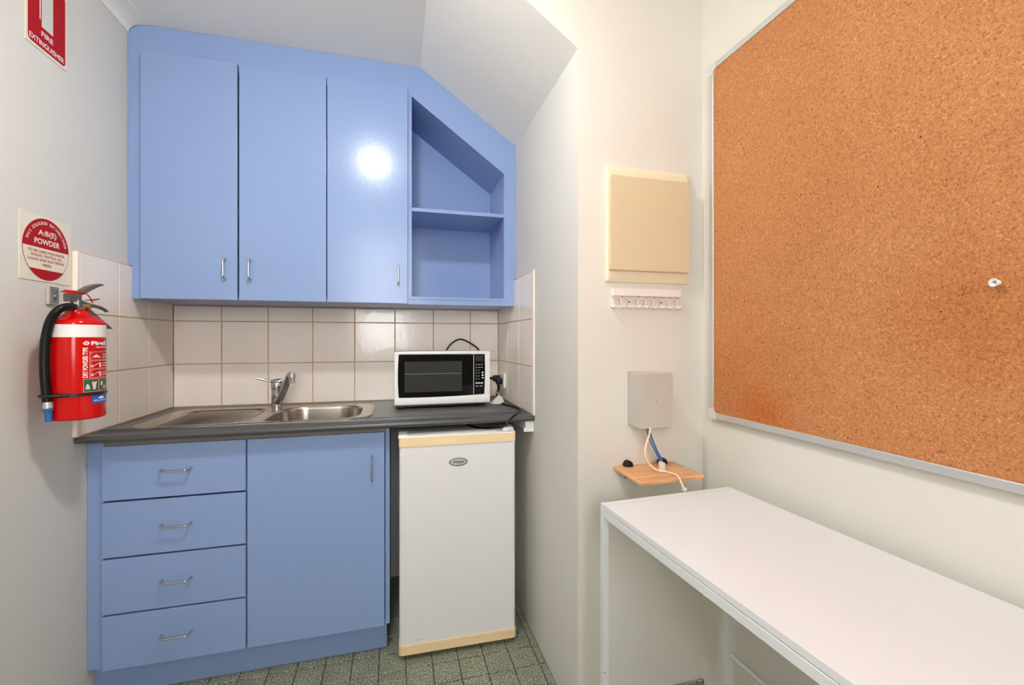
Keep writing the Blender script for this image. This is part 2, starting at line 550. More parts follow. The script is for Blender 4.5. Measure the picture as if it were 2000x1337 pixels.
wall_tiles(wb, XT, R_BACK, lambda u, z: (u, YB - 0.0005, z), YB - YBT - 0.0005, [ZT[0], ZT[1], ZT[2], 1.3985])
wall_tiles(wl, [YBT, 2.168, 1.9615, 1.7535], R_LEFT, lambda u, z: (XL, u, z), XLT - XL)
wall_tiles(wn, [YBT, 2.172, 1.966, 1.763], R_RIGHT, lambda u, z: (XN, u, z), XN - XNT)
# grout beds
def bed(name, parent, *a): return BOX(name, 'grout', parent, *a)
bed('grout', wb, XLT, XNT, YBT + 0.0016, YB - 0.0002, ZCT, 1.3985)
bed('grout', wl, XL, XLT - 0.0016, 1.7535, YBT, ZCT, 1.527)
bed('grout', wn, XNT + 0.0016, XN, 1.763, YBT, ZCT, 1.527)
# edge trims that finish the splashback
BOX('edge_trim', 'trim', wn, XNT - 0.001, XN, 1.743, 1.763, ZCT, 1.530, 0.002)
BOX('edge_trim', 'tile', wl, XL, XLT + 0.001, 1.737, 1.7535, ZCT, 1.527, 0.003)

# floor tiles, one by one in view, the rest joined
FX, FY = 0.0990, 0.1028
xs = [XN - 0.001] + [0.5385 - FX * i for i in range(16)] + [XL]
ys = [YB] + [2.3222 - FY * i for i in range(14)]
fm = 0
for i in range(len(xs) - 1):
    for k in range(len(ys) - 1):
        a = xs[i] - xs[i+1] - 0.004; h = ys[k] - ys[k+1] - 0.004
        if a < 0.006: continue
        cx, cy = (xs[i] + xs[i+1]) / 2, (ys[k] + ys[k+1]) / 2
        if ys[k+1] > 1.853 and cx < -0.03: continue      # hidden under the base cabinet
        me = tile_mesh('floor_tile', a, h, 0.0045, 'ftile', 0.0012)
        tile(floor, me, (cx, cy, -0.0045), Matrix.Identity(3))
b = bmesh.new()
y_edge = ys[-1]
nx = int((XR - XL) / FX) + 1
yy = y_edge
def add_flat_tile(b, x0, x1, y0, y1):
    if x1 - x0 < 0.01 or y1 - y0 < 0.01: return
    c = 0.0012
    loft(b, [[(x0, y0, -0.0045), (x1, y0, -0.0045), (x1, y1, -0.0045), (x0, y1, -0.0045)],
             [(x0, y0, -c), (x1, y0, -c), (x1, y1, -c), (x0, y1, -c)],
             [(x0 + c, y0 + c, 0), (x1 - c, y0 + c, 0), (x1 - c, y1 - c, 0), (x0 + c, y1 - c, 0)]], cap0=False)
while yy - FY > YR:
    x = XR - 0.003 - ((XR - 0.5385) % FX)
    row = [0.5385 + FX * i for i in range(5)] + [XR]
    row = sorted(set([round(q, 4) for q in row if q <= XR] + [round(0.5385 - FX * i, 4) for i in range(16)] + [XL]))
    for x0, x1 in zip(row, row[1:]):
        add_flat_tile(b, x0 + 0.002, x1 - 0.002, yy - FY + 0.002, yy - 0.002)
    yy -= FY
yy = y_edge
while yy + FY < YF - 0.012:
    row = [XN + 0.001] + [0.5385 + FX * i for i in range(1, 5)] + [XR]
    for x0, x1 in zip(row, row[1:]):
        add_flat_tile(b, x0 + 0.002, x1 - 0.002, yy + 0.002, yy + FY - 0.002)
    yy += FY
fr = link('tiling', b, 'ftile', floor)
fr['kind'] = 'stuff'

# ------------------------------------------------------------------ cabinet handles
def handle(parent, p, length, vertical):
    """bow pull; p = centre on the door face (facing -y)"""
    L = length / 2
    d = 0.027
    path = [(-L, 0, 0), (-L + 0.001, -d * 0.55, 0), (-L + 0.006, -d * 0.92, 0), (-L + 0.014, -d, 0), (0, -d, 0)]
    path = path + [(-x, y, z) for x, y, z in path[-2::-1]]
    pts = smooth_path(path, 4)
    n = len(pts)
    rad = []
    for q in pts:
        f = max(0, 1 - abs(q.y) / 0.014)
        rad.append(0.0033 + 0.0022 * f * f)
    if vertical: pts = [Vector((0, q.y, q.x)) for q in pts]
    pts = [q + Vector(p) for q in pts]
    return link('handle', tube(bmesh.new(), pts, rad, 10), 'chrome', parent, smooth=True)

# ------------------------------------------------------------------ base cabinet
YS, YD = 1.811, 1.793
bc = thing('base_cabinet', 'blue painted base cabinet with four drawers and one door under the worktop', 'cabinet', (-0.51, 2.1, 0))
bc.location = (0, 0, 0)
BOX('side_panel', 'blue', bc, -0.034, -0.016, YS - 0.002, YB - 0.002, 0.118, 0.8985, 0.0025)
BOX('side_panel', 'blue', bc, XL + 0.001, -0.985, YS + 0.018, YB - 0.002, 0.120, 0.8985)
BOX('divider_panel', 'blue', bc, -0.526, -0.508, YS + 0.001, YB - 0.02, 0.138, 0.870)
BOX('filler_strip', 'blue', bc, XL + 0.001, -0.957, YS, YS + 0.018, 0.120, 0.8965, 0.0008)
BOX('bottom_panel', 'blue', bc, -0.985, -0.034, YS + 0.001, YB - 0.02, 0.120, 0.138)
BOX('back_panel', 'blue', bc, -0.985, -0.034, YB - 0.02, YB - 0.002, 0.120, 0.890)
BOX('front_rail', 'underside', bc, -0.957, -0.034, YS + 0.001, YS + 0.06, 0.868, 0.8990)
BOX('toe_kick', 'blue', bc, XL + 0.001, -0.028, 1.851, 1.869, 0.0, 0.118)
for z0, z1 in ((0.119, 0.3020), (0.3085, 0.4940), (0.5005, 0.6870), (0.6935, 0.878)):
    d = BOX('drawer', 'blue', bc, -0.953, -0.5195, YD, YS, z0, z1, 0.0022)
    handle(d, (-0.735, YD, (z0 + z1) / 2 + 0.002), 0.088, False)
dr = BOX('door', 'blue', bc, -0.5145, -0.0358, YD, YS, 0.1205, 0.878, 0.0022)
handle(dr, (-0.083, YD, 0.7395), 0.094, True)

# ------------------------------------------------------------------ wall cabinet
YU, YDU = 2.046, 2.028
uc = thing('wall_cabinet', 'blue painted wall cabinet with three doors and a sloped open shelf at right', 'cabinet')
# face frame: fascia, stiles, rails and the sloped opening (all one front)
outer = [(XLT + 0.0005, 1.400), (XNT - 0.0005, 1.400), (XNT - 0.0005, 1.5305), (XN - 0.001, 1.5305), (XN - 0.001, SLZ - 0.001), (SLX, ZC - 0.001), (-0.930, ZC - 0.001)]
for i in range(7):
    a = PI / 2 * i / 6
    outer.append((-0.935 - 0.062 * math.sin(a), ZC - 0.004 - 0.036 * (1 - math.cos(a))))
outer += [(XL + 0.001, 2.436), (XL + 0.001, 1.5305), (XLT + 0.0005, 1.5305)]
hole_shelf = [(0.0775, 1.434), (0.5075, 1.434), (0.5075, 2.030), (0.0775, 2.3395)]
hole_door = [(-0.930, 1.420), (0.040, 1.420), (0.040, 2.340), (-0.930, 2.340)]
b = holed(bmesh.new(), outer, [hole_shelf, hole_door], 'y', YU, YU + 0.018)
link('face_frame', b, 'blue', uc)
# bead around the open shelf
def offs(poly, d):
    n = len(poly); out = []
    for i in range(n):
        p0, p1, p2 = Vector(poly[i-1]), Vector(poly[i]), Vector(poly[(i+1) % n])
        e1, e2 = (p1 - p0).normalized(), (p2 - p1).normalized()
        n1, n2 = Vector((e1.y, -e1.x)), Vector((e2.y, -e2.x))
        m_ = (n1 + n2).normalized()
        out.append(tuple(p1 + m_ * d / max(0.3, m_.dot(n1))))
    return out
b = holed(bmesh.new(), offs(hole_shelf, 0.0105), [hole_shelf], 'y', YU - 0.0025, YU + 0.0002)
link('bead', b, 'blue', uc)
# carcass behind
BOX('bottom_panel', 'blue', uc, XLT + 0.001, XNT - 0.001, YU + 0.018, YBT - 0.002, 1.4005, 1.418)
BOX('bottom_panel', 'blue', uc, 0.0775, 0.5075, YU + 0.018, 2.358, 1.418, 1.434)
BOX('divider_panel', 'blue', uc, 0.0585, 0.0775, YU + 0.018, 2.366, 1.418, 2.40)
BOX('side_panel', 'blue', uc, 0.5075, 0.5255, YU + 0.018, 2.366, 1.418, 2.06)
BOX('back_panel', 'blue', uc, 0.0775, 0.5075, 2.358, 2.366, 1.418, 2.42)
b = prism(bmesh.new(), [(0.0775, 2.3395), (0.5075, 2.030), (0.5075, 2.050), (0.0775, 2.3595)], 'y', YU + 0.018, 2.366)
link('sloped_panel', b, 'blue', uc)
BOX('shelf', 'blue', uc, 0.0775, 0.5075, YU + 0.001, 2.358, 1.822, 1.8385, 0.001)
BOX('door_backing', 'blue', uc, -0.97, 0.0585, YU + 0.09, YU + 0.10, 1.418, 2.40)
for x0, x1, hx in ((-0.9535, -0.6185, -0.661), (-0.612, -0.280, -0.570), (-0.2765, 0.0595, 0.019)):
    d = BOX('door', 'blue', uc, x0, x1, YDU, YU, 1.4005, 2.367, 0.0022)
    handle(d, (hx, YDU, 1.5265), 0.082, True)

# ------------------------------------------------------------------ worktop
Y0 = 1.745
b = bmesh.new()
ZB, NR = 0.9000, 0.012
prof = [(Y0 + 0.10, ZB), (Y0 + 0.012, ZB)]
for i in range(9):
    a = -PI / 2 - PI * i / 8
    prof.append((Y0 + 0.014 + 0.014 * math.cos(a), 0.912 + NR * math.sin(a)))
prof.append((Y0 + 0.10, ZCT))
CUT = (-0.880, -0.115, 1.872, 2.248)      # opening for the sink
prism(b, prof, 'x', XL + 0.001, XN - 0.001)
box(b, XL + 0.001, XN - 0.001, Y0 + 0.10, CUT[2], ZB, ZCT)
box(b, XL + 0.001, XN - 0.001, CUT[3], YB - 0.001, ZB, ZCT)
box(b, XL + 0.001, CUT[0], CUT[2], CUT[3], ZB, ZCT)
box(b, CUT[1], XN - 0.001, CUT[2], CUT[3], ZB, ZCT)
bmesh.ops.remove_doubles(b, verts=b.verts[:], dist=0.0002)
wt = tag(link('worktop', b, 'counter', smooth=True), 'charcoal laminate kitchen worktop with a rounded front edge', 'countertop')
# cleat under the worktop on the nook wall
b = bmesh.new()
prism(b, [(1.762, 0.8995), (1.762, 0.872), (1.770, 0.861), (2.30, 0.861), (2.30, 0.8995)], 'x', 0.530, XN - 0.0005)
prism(b, [(1.762, 0.872), (1.762, 0.855), (1.780, 0.855), (1.780, 0.872)], 'x', 0.524, XN - 0.0005)
tag(link('support_cleat', b, 'mwhite'), 'short white support cleat on the wall under the right end of the worktop', 'bracket')

# ------------------------------------------------------------------ sink
sk = thing('kitchen_sink', 'stainless steel sink with one bowl and a ribbed drainer in the worktop', 'sink')
ZR = ZCT + 0.0008
SX0, SX1, SY0, SY1 = -0.918, -0.085, 1.832, 2.287
b = bmesh.new()
def rl(i, z, r=0.10):
    return [(x, y, z) for x, y in rrect(SX0 + i, SX1 - i, SY0 + i, SY1 - i, (r - i, r - i, r - i, r - i), 10)]
V = loft(b, [rl(0, ZR), rl(0.001, ZR + 0.0025), rl(0.006, ZR + 0.0048), rl(0.012, ZR + 0.0030), rl(0.016, ZR + 0.0022)], False, False)
ZI = ZR + 0.0022
bowl = dict(x0=-0.500, x1=-0.135, y0=1.868, y1=2.225)
dra = dict(x0=-0.878, x1=-0.540, y0=1.868, y1=2.240)
def lp(d, i, z, r):
    return [(x, y, z) for x, y in rrect(d['x0'] + i, d['x1'] - i, d['y0'] + i, d['y1'] - i, r, 10)]
RB = (0.06, 0.09, 0.11, 0.12)
mn = lambda k: tuple(max(0.02, q - k) for q in RB)
Vb = loft(b, [lp(bowl, 0, ZI, RB), lp(bowl, 0.003, ZI - 0.003, mn(0.003)), lp(bowl, 0.006, ZI - 0.012, mn(0.006)), lp(bowl, 0.014, ZI - 0.125, mn(0.010)),
              lp(bowl, 0.024, ZI - 0.143, mn(0.02)), lp(bowl, 0.045, ZI - 0.150, mn(0.04))], False, True)
Vd = loft(b, [lp(dra, 0, ZI, 0.06), lp(dra, 0.004, ZI - 0.002, 0.056), lp(dra, 0.014, ZI - 0.0105, 0.046), lp(dra, 0.018, ZI - 0.011, 0.042)], False, True)
es = []
for lv in (V[-1], Vb[0], Vd[0]):
    n = len(lv)
    for i in range(n):
        e = b.edges.get((lv[i], lv[(i+1) % n]))
        es.append(e)
bmesh.ops.triangle_fill(b, use_beauty=True, edges=es)
link('sink_top', b, 'steel', sk, smooth=True)
for i in range(15):
    y = dra['y0'] + 0.030 + i * (dra['y1'] - dra['y0'] - 0.06) / 14
    inset = 0.030 if 0 < i < 14 else 0.045
    pts = [(dra['x0'] + inset, y, ZI - 0.0125), (dra['x0'] + inset + 0.012, y, ZI - 0.0078), (dra['x1'] - inset - 0.012, y, ZI - 0.0078), (dra['x1'] - inset, y, ZI - 0.0125)]
    link('rib', tube(bmesh.new(), pts, 0.0066, 8), 'steel', sk, smooth=True)
b = lathe(bmesh.new(), [(0.0, ZI - 0.1495), (0.040, ZI - 0.1495), (0.042, ZI - 0.148), (0.034, ZI - 0.1475), (0.032, ZI - 0.1485), (0.0, ZI - 0.1485)], (-0.315, 2.05, 0), 24)
link('drain', b, 'chrome', sk, smooth=True)

# tap
tp = thing('mixer_tap', 'chrome mixer tap with a lever handle behind the sink', 'tap')
TX, TY = -0.522, 2.2495
b = lathe(bmesh.new(), [(0.0, ZI), (0.0255, ZI), (0.0255, ZI + 0.006), (0.0250, ZI + 0.010), (0.0245, ZI + 0.02), (0.0245, ZI + 0.046), (0.0262, ZI + 0.047), (0.0262, ZI + 0.050),
     (0.0242, ZI + 0.052), (0.0242, ZI + 0.082), (0.0265, ZI + 0.084), (0.0265, ZI + 0.088), (0.0, ZI + 0.088)], (TX, TY, 0), 28)
link('body', b, 'chrome', tp, smooth=True)
b = lathe(bmesh.new(), [(0.0265, ZI + 0.0885), (0.0275, ZI + 0.098), (0.0265, ZI + 0.112), (0.020, ZI + 0.119), (0.0, ZI + 0.121)], (TX, TY, 0), 28)
pts = smooth_path([(TX + 0.022, TY, ZI + 0.122), (TX - 0.006, TY, ZI + 0.118), (TX - 0.030, TY - 0.004, ZI + 0.121), (TX - 0.054, TY - 0.008, ZI + 0.129), (TX - 0.082, TY - 0.012, ZI + 0.137)], 5)
nn = len(pts)
rr = [0.004 + 0.009 * max(0, math.sin(PI * min(1, (i + 2) / (nn * 0.55)))) if i < nn * 0.5 else 0.0052 for i in range(nn)]
tube(b, pts, rr, 12)
link('lever', b, 'chrome', tp, smooth=True)
sp = smooth_path([(TX + 0.006, TY - 0.018, ZI + 0.028), (TX + 0.022, TY - 0.036, ZI + 0.046), (TX + 0.050, TY - 0.075, ZI + 0.098), (TX + 0.068, TY - 0.105, ZI + 0.136), (TX + 0.080, TY - 0.128, ZI + 0.156), (TX + 0.093, TY - 0.148, ZI + 0.158)], 6)
b = tube(bmesh.new(), sp, [0.0165 - 0.0035 * i / (len(sp) - 1) for i in range(len(sp))], 16)
ex, ey, ez = sp[-1]
lathe(b, [(0.0, ez + 0.012), (0.010, ez + 0.010), (0.0142, ez + 0.002), (0.0142, ez - 0.012), (0.0128, ez - 0.013), (0.0128, ez - 0.034), (0.010, ez - 0.035), (0.0, ez - 0.033)], (ex, ey, 0), 24)
link('spout', b, 'chrome', tp, smooth=True)

# ------------------------------------------------------------------ microwave
mw = thing('microwave_oven', 'white microwave oven with a black door standing on the worktop', 'microwave', (0, 0, 0))
MX0, MX1, MY, MZ0, MZ1 = 0.002, 0.4425, 2.060, 0.9405, 1.1845
BOX('casing', 'mwhite', mw, MX0 + 0.004, MX1 - 0.004, MY + 0.022, 2.352, MZ0 + 0.003, MZ1 - 0.003, 0.004)
def arc(p, q, bulge, n=10):
    """points from p to q with a sideways bulge, end point left out"""
    out = []
    dx, dy = q[0] - p[0], q[1] - p[1]
    L = math.hypot(dx, dy)
    for i in range(n):
        t = i / n
        k = 4 * t * (1 - t) * bulge
        out.append((p[0] + dx * t + dy / L * k, p[1] + dy * t - dx / L * k))
    return out
op = arc((0.0205, 0.9745), (0.4155, 0.9805), 0.0035) + arc((0.4155, 0.9805), (0.418, 1.1705), 0.0025) + arc((0.418, 1.1705), (0.0205, 1.1715), 0.0) + arc((0.0205, 1.1715), (0.0205, 0.9745), 0.004)
GX = 0.3645
bz = rrect(MX0, MX1, MZ0, MZ1, 0.007, 4)
b = holed(bmesh.new(), bz, [op], 'y', MY, MY + 0.022)
link('front_bezel', b, 'mwhite', mw)
# sculpted lower lip of the bezel
loft_pts = []
b = bmesh.new()
cs = []
for i in range(13):
    t = i / 12; x = MX0 + 0.002 + (MX1 - MX0 - 0.004) * t
    zt = 0.9705 + 0.006 * t - 0.0035 * 4 * t * (1 - t)
    zm = 0.9665 + 0.004 * t - 0.001 * 4 * t * (1 - t)
    cs.append([(x, MY + 0.001, zt), (x, MY - 0.006, zm), (x, MY - 0.008, 0.950), (x, MY - 0.005, 0.9425), (x, MY + 0.001, 0.9415)])
loft(b, cs)
link('bezel_lip', b, 'mwhite', mw, smooth=True)
b = prism(bmesh.new(), [(MX0 + 0.004, 1.1745), (MX1 - 0.004, 1.1745), (MX1 - 0.006, 1.1825), (MX0 + 0.006, 1.1825)], 'y', MY - 0.003, MY + 0.002)
link('bezel_brow', b, 'mwhite', mw)
# door glass: part of the opening left of the gap
def clip(poly, x, left=True):
    out = []
    n = len(poly)
    for i in range(n):
        p, q = poly[i], poly[(i + 1) % n]
        ip, iq = (p[0] <= x) == left, (q[0] <= x) == left
        if ip: out.append(p)
        if ip != iq:
            t = (x - p[0]) / (q[0] - p[0]); out.append((x, p[1] + t * (q[1] - p[1])))
    return out
inn = [(0.2185 + (x - 0.2185) * 0.9975, 1.073 + (z - 1.073) * 0.9965) for x, z in op]
b = prism(bmesh.new(), clip(inn, GX - 0.0015), 'y', MY + 0.004, MY + 0.020)
md = link('door', b, 'gloss_black', mw)
BOX('window', 'window', md, 0.046, 0.309, MY + 0.0032, MY + 0.0045, 0.998, 1.138)
BOX('window_line', 'grey', md, 0.0475, 0.3075, MY + 0.0028, MY + 0.0034, 1.0805, 1.0825)
b = prism(bmesh.new(), clip(inn, GX + 0.0015, False), 'y', MY + 0.004, MY + 0.020)
cp = link('control_panel', b, 'gloss_black', mw)
BOX('display', 'black', cp, 0.3735, 0.411, MY + 0.0030, MY + 0.0045, 1.136, 1.164)
BOX('door_gap', 'alu', mw, GX - 0.0012, GX + 0.0012, MY - 0.0005, MY + 0.018, MZ0 + 0.002, MZ1 - 0.002)
for r in range(6):
    z = 1.121 - r * 0.0136
    for c in range(3):
        if r == 5 and c == 2: continue
        x = 0.3775 + c * 0.0125 + 0.001
        if r >= 2 and c == 2:
            z2 = 1.0825 - (r - 2) * 0.0125
            BOX('button', 'mwhite', cp, 0.4035, 0.4125, MY + 0.0026, MY + 0.0045, z2 - 0.003, z2 + 0.003, 0.0012)
        elif r < 2:
            BOX('button', 'grey', cp, x - 0.004, x + 0.004, MY + 0.0030, MY + 0.0045, z - 0.0024, z + 0.0024)
        else:
            bt = lathe(bmesh.new(), [(0.0024, 0), (0.0024, 0.0012), (0.0036, 0.0012), (0.0036, 0)], (x - 0.001, MY + 0.0045, z), 12, axis=Matrix.Rotation(PI / 2, 3, 'X'))
            link('button', bt, 'grey', cp)
for k in range(3):
    BOX('button', 'mwhite', cp, 0.3735 + k * 0.0125, 0.3845 + k * 0.0125, MY + 0.0026, MY + 0.0045, 1.0305, 1.0360, 0.001)
for k in range(2):
    BOX('button', 'grey', cp, 0.3745 + k * 0.019, 0.3885 + k * 0.019, MY + 0.0030, MY + 0.0045, 1.0165, 1.0215)
b = lathe(bmesh.new(), [(0.0, 0.003), (0.0058, 0.0028), (0.0066, 0.002), (0.0066, 0.0)], (0.3765, MY - 0.0062, 0.9585), 20, axis=Matrix.Rotation(PI / 2, 3, 'X'))
link('release_button', b, 'mwhite', mw, smooth=True)
for x in (0.035, 0.405):
    for y in (MY + 0.035, 2.32):
        b = lathe(bmesh.new(), [(0.016, ZCT), (0.017, ZCT + 0.006), (0.014, MZ0 + 0.006)], (x, y, 0), 16)
        link('foot', b, 'black', mw, smooth=True)
BOX('base_pan', 'black', mw, MX0 + 0.01, MX1 - 0.012, MY + 0.016, 2.345, ZCT + 0.0065, MZ0 + 0.004)
TUBE('power_cord', 'rubber', mw, [(0.262, 2.345, 1.16), (0.270, 2.362, 1.182), (0.300, 2.366, 1.220), (0.345, 2.368, 1.241), (0.395, 2.368, 1.222), (0.445, 2.366, 1.184), (0.470, 2.364, 1.12), (0.472, 2.34, 1.055), (0.480, 2.305, 1.034), (0.505, 2.288, 1.033)], 0.0042, 8, 6)
b = tube(bmesh.new(), smooth_path([(0.478, 2.300, 1.034), (0.494, 2.291, 1.034), (0.510, 2.287, 1.033)], 4), [0.006, 0.0075, 0.0062, 0.0078, 0.0066, 0.008, 0.0075, 0.009, 0.009], 10)
link('plug', b, 'rubber', mw, smooth=True)
b = box(bmesh.new(), 0.508, 0.5455, 2.272, 2.302, 1.016, 1.050, 0.006)
link('plug', b, 'rubber', mw, smooth=True)

# ------------------------------------------------------------------ power outlet, fridge plug and cord
ol = thing('power_outlet', 'white double power outlet on the tiled nook wall beside the microwave', 'outlet')
BOX('plate', 'mwhite', ol, 0.5465, XNT - 0.0002, 2.208, 2.323, 0.990, 1.063, 0.002)
for y in (2.238, 2.292):
    BOX('switch', 'mwhite', ol, 0.5445, 0.547, y - 0.005, y + 0.005, 1.046, 1.057, 0.0008)

# ------------------------------------------------------------------ fridge
fr_ = thing('bar_fridge', 'white bar fridge with yellowed cream trims under the worktop', 'fridge', (0.0195, 1.7525, 0.0), -0.019)
FW, FH = 0.4630, 0.868
def frbox(name, m, x0, x1, y0, y1, z0, z1, bev=0.0, parent=None, seg=3): return BOX(name, m, parent or fr_, x0, x1, y0, y1, z0, z1, bev, seg)
frbox('cabinet_body', 'white', 0.006, FW - 0.006, 0.066, 0.535, 0.022, 0.846, 0.004)
frbox('door_gasket', 'grey', 0.008, FW - 0.008, 0.054, 0.066, 0.050, 0.835)
fd = bmesh.new()
prism(fd, rrect(0.0, FW, 0.0, 0.055, (0.012, 0.012, 0.002, 0.002), 5), 'z', 0.058, 0.8245)
fdo = link('door', fd, 'white', fr_, smooth=True)
b = bmesh.new()
prism(b, rrect(-0.002, FW + 0.002, -0.0035, 0.056, (0.014, 0.014, 0.003, 0.003), 5), 'z', 0.8255, 0.8600)
link('top_trim', b, 'cream', fdo, smooth=True)
b = bmesh.new()
prism(b, rrect(-0.002, FW + 0.003, -0.0045, 0.056, (0.014, 0.014, 0.003, 0.003), 5), 'z', 0.0215, 0.0575)
link('bottom_trim', b, 'cream', fdo, smooth=True)
# top edge: white moulded cap with raised cream ends
cs = []
for x in (0.002, FW - 0.002):
    cs.append([(x, -0.001, 0.8600), (x, 0.002, 0.8632), (x, 0.012, 0.8640), (x, 0.015, 0.8665), (x, 0.026, 0.8672), (x, 0.029, 0.8700), (x, 0.055, 0.8705), (x, 0.055, 0.8600)])
b = bmesh.new(); loft(b, cs)
link('door_cap', b, 'mwhite', fdo)
cs = []
for x in (-0.004, 0.0, 0.030, 0.038):
    k = 0.0055 if 0 <= x < 0.035 else 0.0
    cs.append([(x, 0.000, 0.8595), (x, 0.010, 0.8655 + k * 0.6), (x, 0.030, 0.8705 + k), (x, 0.054, 0.8715 + k), (x, 0.054, 0.8595)])
b = bmesh.new(); loft(b, cs)
link('cap_end', b, 'mwhite', fdo)
frbox('hinge_cover', 'mwhite', FW - 0.050, FW - 0.004, 0.018, 0.075, 0.8602, 0.8795, 0.005)
b = lathe(bmesh.new(), [(0.0, 0.004), (0.012, 0.003), (0.014, 0.0), (0.0, 0.0)], (FW - 0.016, 0.016, 0.8665), 16)
link('hinge_pin', b, 'mwhite', fr_, smooth=True)
frbox('worktop_panel', 'mwhite', 0.004, FW - 0.004, 0.060, 0.535, 0.8465, 0.8640, 0.003)
for x in (0.035, FW - 0.035):
    b = lathe(bmesh.new(), [(0.016, 0.0), (0.016, 0.012), (0.010, 0.014), (0.010, 0.024)], (x, 0.085, 0), 14)
    link('foot', b, 'black', fr_, smooth=True)
frbox('plinth', 'black', 0.012, FW - 0.012, 0.075, 0.53, 0.004, 0.022)
# badge
LX, LZ = 0.2275, 0.7540
def ell(bm, a, h, y0, y1, n=36):
    loft(bm, [[(LX + a * math.cos(t) , y0, LZ + h * math.sin(t)) for t in [2*PI*i/n for i in range(n)]],
              [(LX + (a - 0.0012) * math.cos(t), y1, LZ + (h - 0.0012) * math.sin(t)) for t in [2*PI*i/n for i in range(n)]]])
    return bm
bo = link('badge', ell(bmesh.new(), 0.0375, 0.0172, 0.001, -0.0022), 'chrome', fdo, smooth=True)
link('badge_face', ell(bmesh.new(), 0.0335, 0.0140, -0.001, -0.0027), 'alu', bo)
t = fit_text('Whirlpool', 0.042, 0.0125, 0.012)
for v in t.verts: v.co.x += v.co.y * 0.30
link_flat('lettering', place(t, lambda u, v: (LX - 0.002 + u, -0.0030, LZ - 0.0065 + v)), 'gloss_black', bo, (0, -1, 0))
for (u, z, L) in ((0.072, 0.0705, 0.020), (0.172, 0.0645, 0.008), (0.300, 0.0445, 0.016), (0.402, 0.0400, 0.012), (0.428, 0.0430, 0.014)):
    bm_ = flat_poly([(u, z), (u + L, z + 0.002), (u + L, z + 0.0028), (u, z + 0.0010)], lambda a, c: (a, -0.00475 if z < 0.058 else -0.0003, c))
    link_flat('scuff', bm_, 'scuff', fdo, (0, -1, 0))
# the fridge cord runs from the second socket over the worktop edge
inv = Matrix.Translation((0.0195, 1.7525, 0)) @ Matrix.Rotation(-0.019, 4, 'Z')
inv = inv.inverted()
cordp = [(0.530, 2.243, 1.000), (0.522, 2.240, 0.965), (0.512, 2.215, 0.938), (0.503, 2.150, 0.9288), (0.508, 2.080, 0.9286), (0.530, 2.000, 0.9286), (0.5440, 1.920, 0.9290), (0.5380, 1.870, 0.9288), (0.505, 1.795, 0.9290), (0.478, 1.752, 0.9265), (0.455, 1.737, 0.912), (0.430, 1.7375, 0.888), (0.400, 1.765, 0.8785), (0.340, 1.82, 0.8705), (0.30, 1.95, 0.8690), (0.30, 2.10, 0.8690), (0.30, 2.27, 0.8690), (0.30, 2.302, 0.84), (0.30, 2.305, 0.70)]
TUBE('power_cord', 'rubber', fr_, [inv @ Vector(p) for p in cordp], 0.0042, 8, 6)
def to_fr(bm):
    for v in bm.verts: v.co = inv @ v.co
    return bm
b = box(bmesh.new(), 0.514, 0.5455, 2.226, 2.258, 1.006, 1.040, 0.006)
tube(b, [(0.527, 2.242, 1.008), (0.528, 2.242, 0.998), (0.529, 2.242, 0.986), (0.527, 2.242, 0.974)], [0.0085, 0.008, 0.007, 0.0055], 10)
link('plug', to_fr(b), 'rubber', fr_, smooth=True)
b = lathe(bmesh.new(), [(0.007, -0.004), (0.0085, 0), (0.007, 0.004)], (0.524, 2.234, 0.958), 14, axis=Matrix.Rotation(0.7, 3, 'Y'))
link('cord_clip', to_fr(b), 'clear', fr_, smooth=True)
tagp = [(0.452, 2.120, 0.9262), (0.472, 2.085, 0.9262), (0.500, 2.075, 0.928), (0.522, 2.100, 0.935), (0.526, 2.150, 0.948), (0.516, 2.190, 0.958), (0.492, 2.160, 0.944)]
b = bmesh.new(); loft(b, [tagp, [(x, y, z + 0.0012) for x, y, z in tagp]])
link('paper_tag', to_fr(b), 'paper', fr_)

# ------------------------------------------------------------------ fire extinguisher
EX, EY, ER = -0.910, 1.600, 0.0640
fe = thing('fire_extinguisher', 'red fire extinguisher with a white band hanging on the left wall', 'extinguisher')
cn = Vector((0.494, -0.8695, 0)); ct_ = Vector((0.8695, 0.494, 0))
def cyl(phi, z, r=ER):
    return Vector((EX, EY, 0)) + r * (cn * math.cos(phi) + ct_ * math.sin(phi)) + Vector((0, 0, z))
b = lathe(bmesh.new(), [(0.0, 1.010), (0.058, 1.008), (0.0625, 1.010), (ER, 1.015), (ER, 1.286), (0.0632, 1.291), (0.060, 1.2965), (0.052, 1.3035), (0.040, 1.3095), (0.032, 1.3135), (0.028, 1.318), (0.0265, 1.322), (0.0265, 1.3275), (0.0, 1.3275)], (EX, EY, 0), 64)
cylb = link('cylinder', b, 'red', fe, smooth=True)
b = lathe(bmesh.new(), [(ER, 1.2475), (ER + 0.0005, 1.248), (ER + 0.0005, 1.2835), (ER, 1.284)], (EX, EY, 0), 64)
for f in [f for f in b.faces if len(f.verts) > 8]: b.faces.remove(f)
link('white_band', b, 'label_white', cylb, smooth=True)
def patch(name, m, p0, p1, z0, z1, r=ER + 0.0004, n=10, th=0.0003):
    bm = bmesh.new()
    o = [[cyl(p0 + (p1 - p0) * i / n, z, r) for i in range(n + 1)] for z in (z0, z1)]
    for i in range(n):
        bm.faces.new([bm.verts.new(q) for q in (o[0][i], o[0][i+1], o[1][i+1], o[1][i])])
    bmesh.ops.remove_doubles(bm, verts=bm.verts[:], dist=1e-6)
    return link(name, bm, m, cylb, smooth=True)
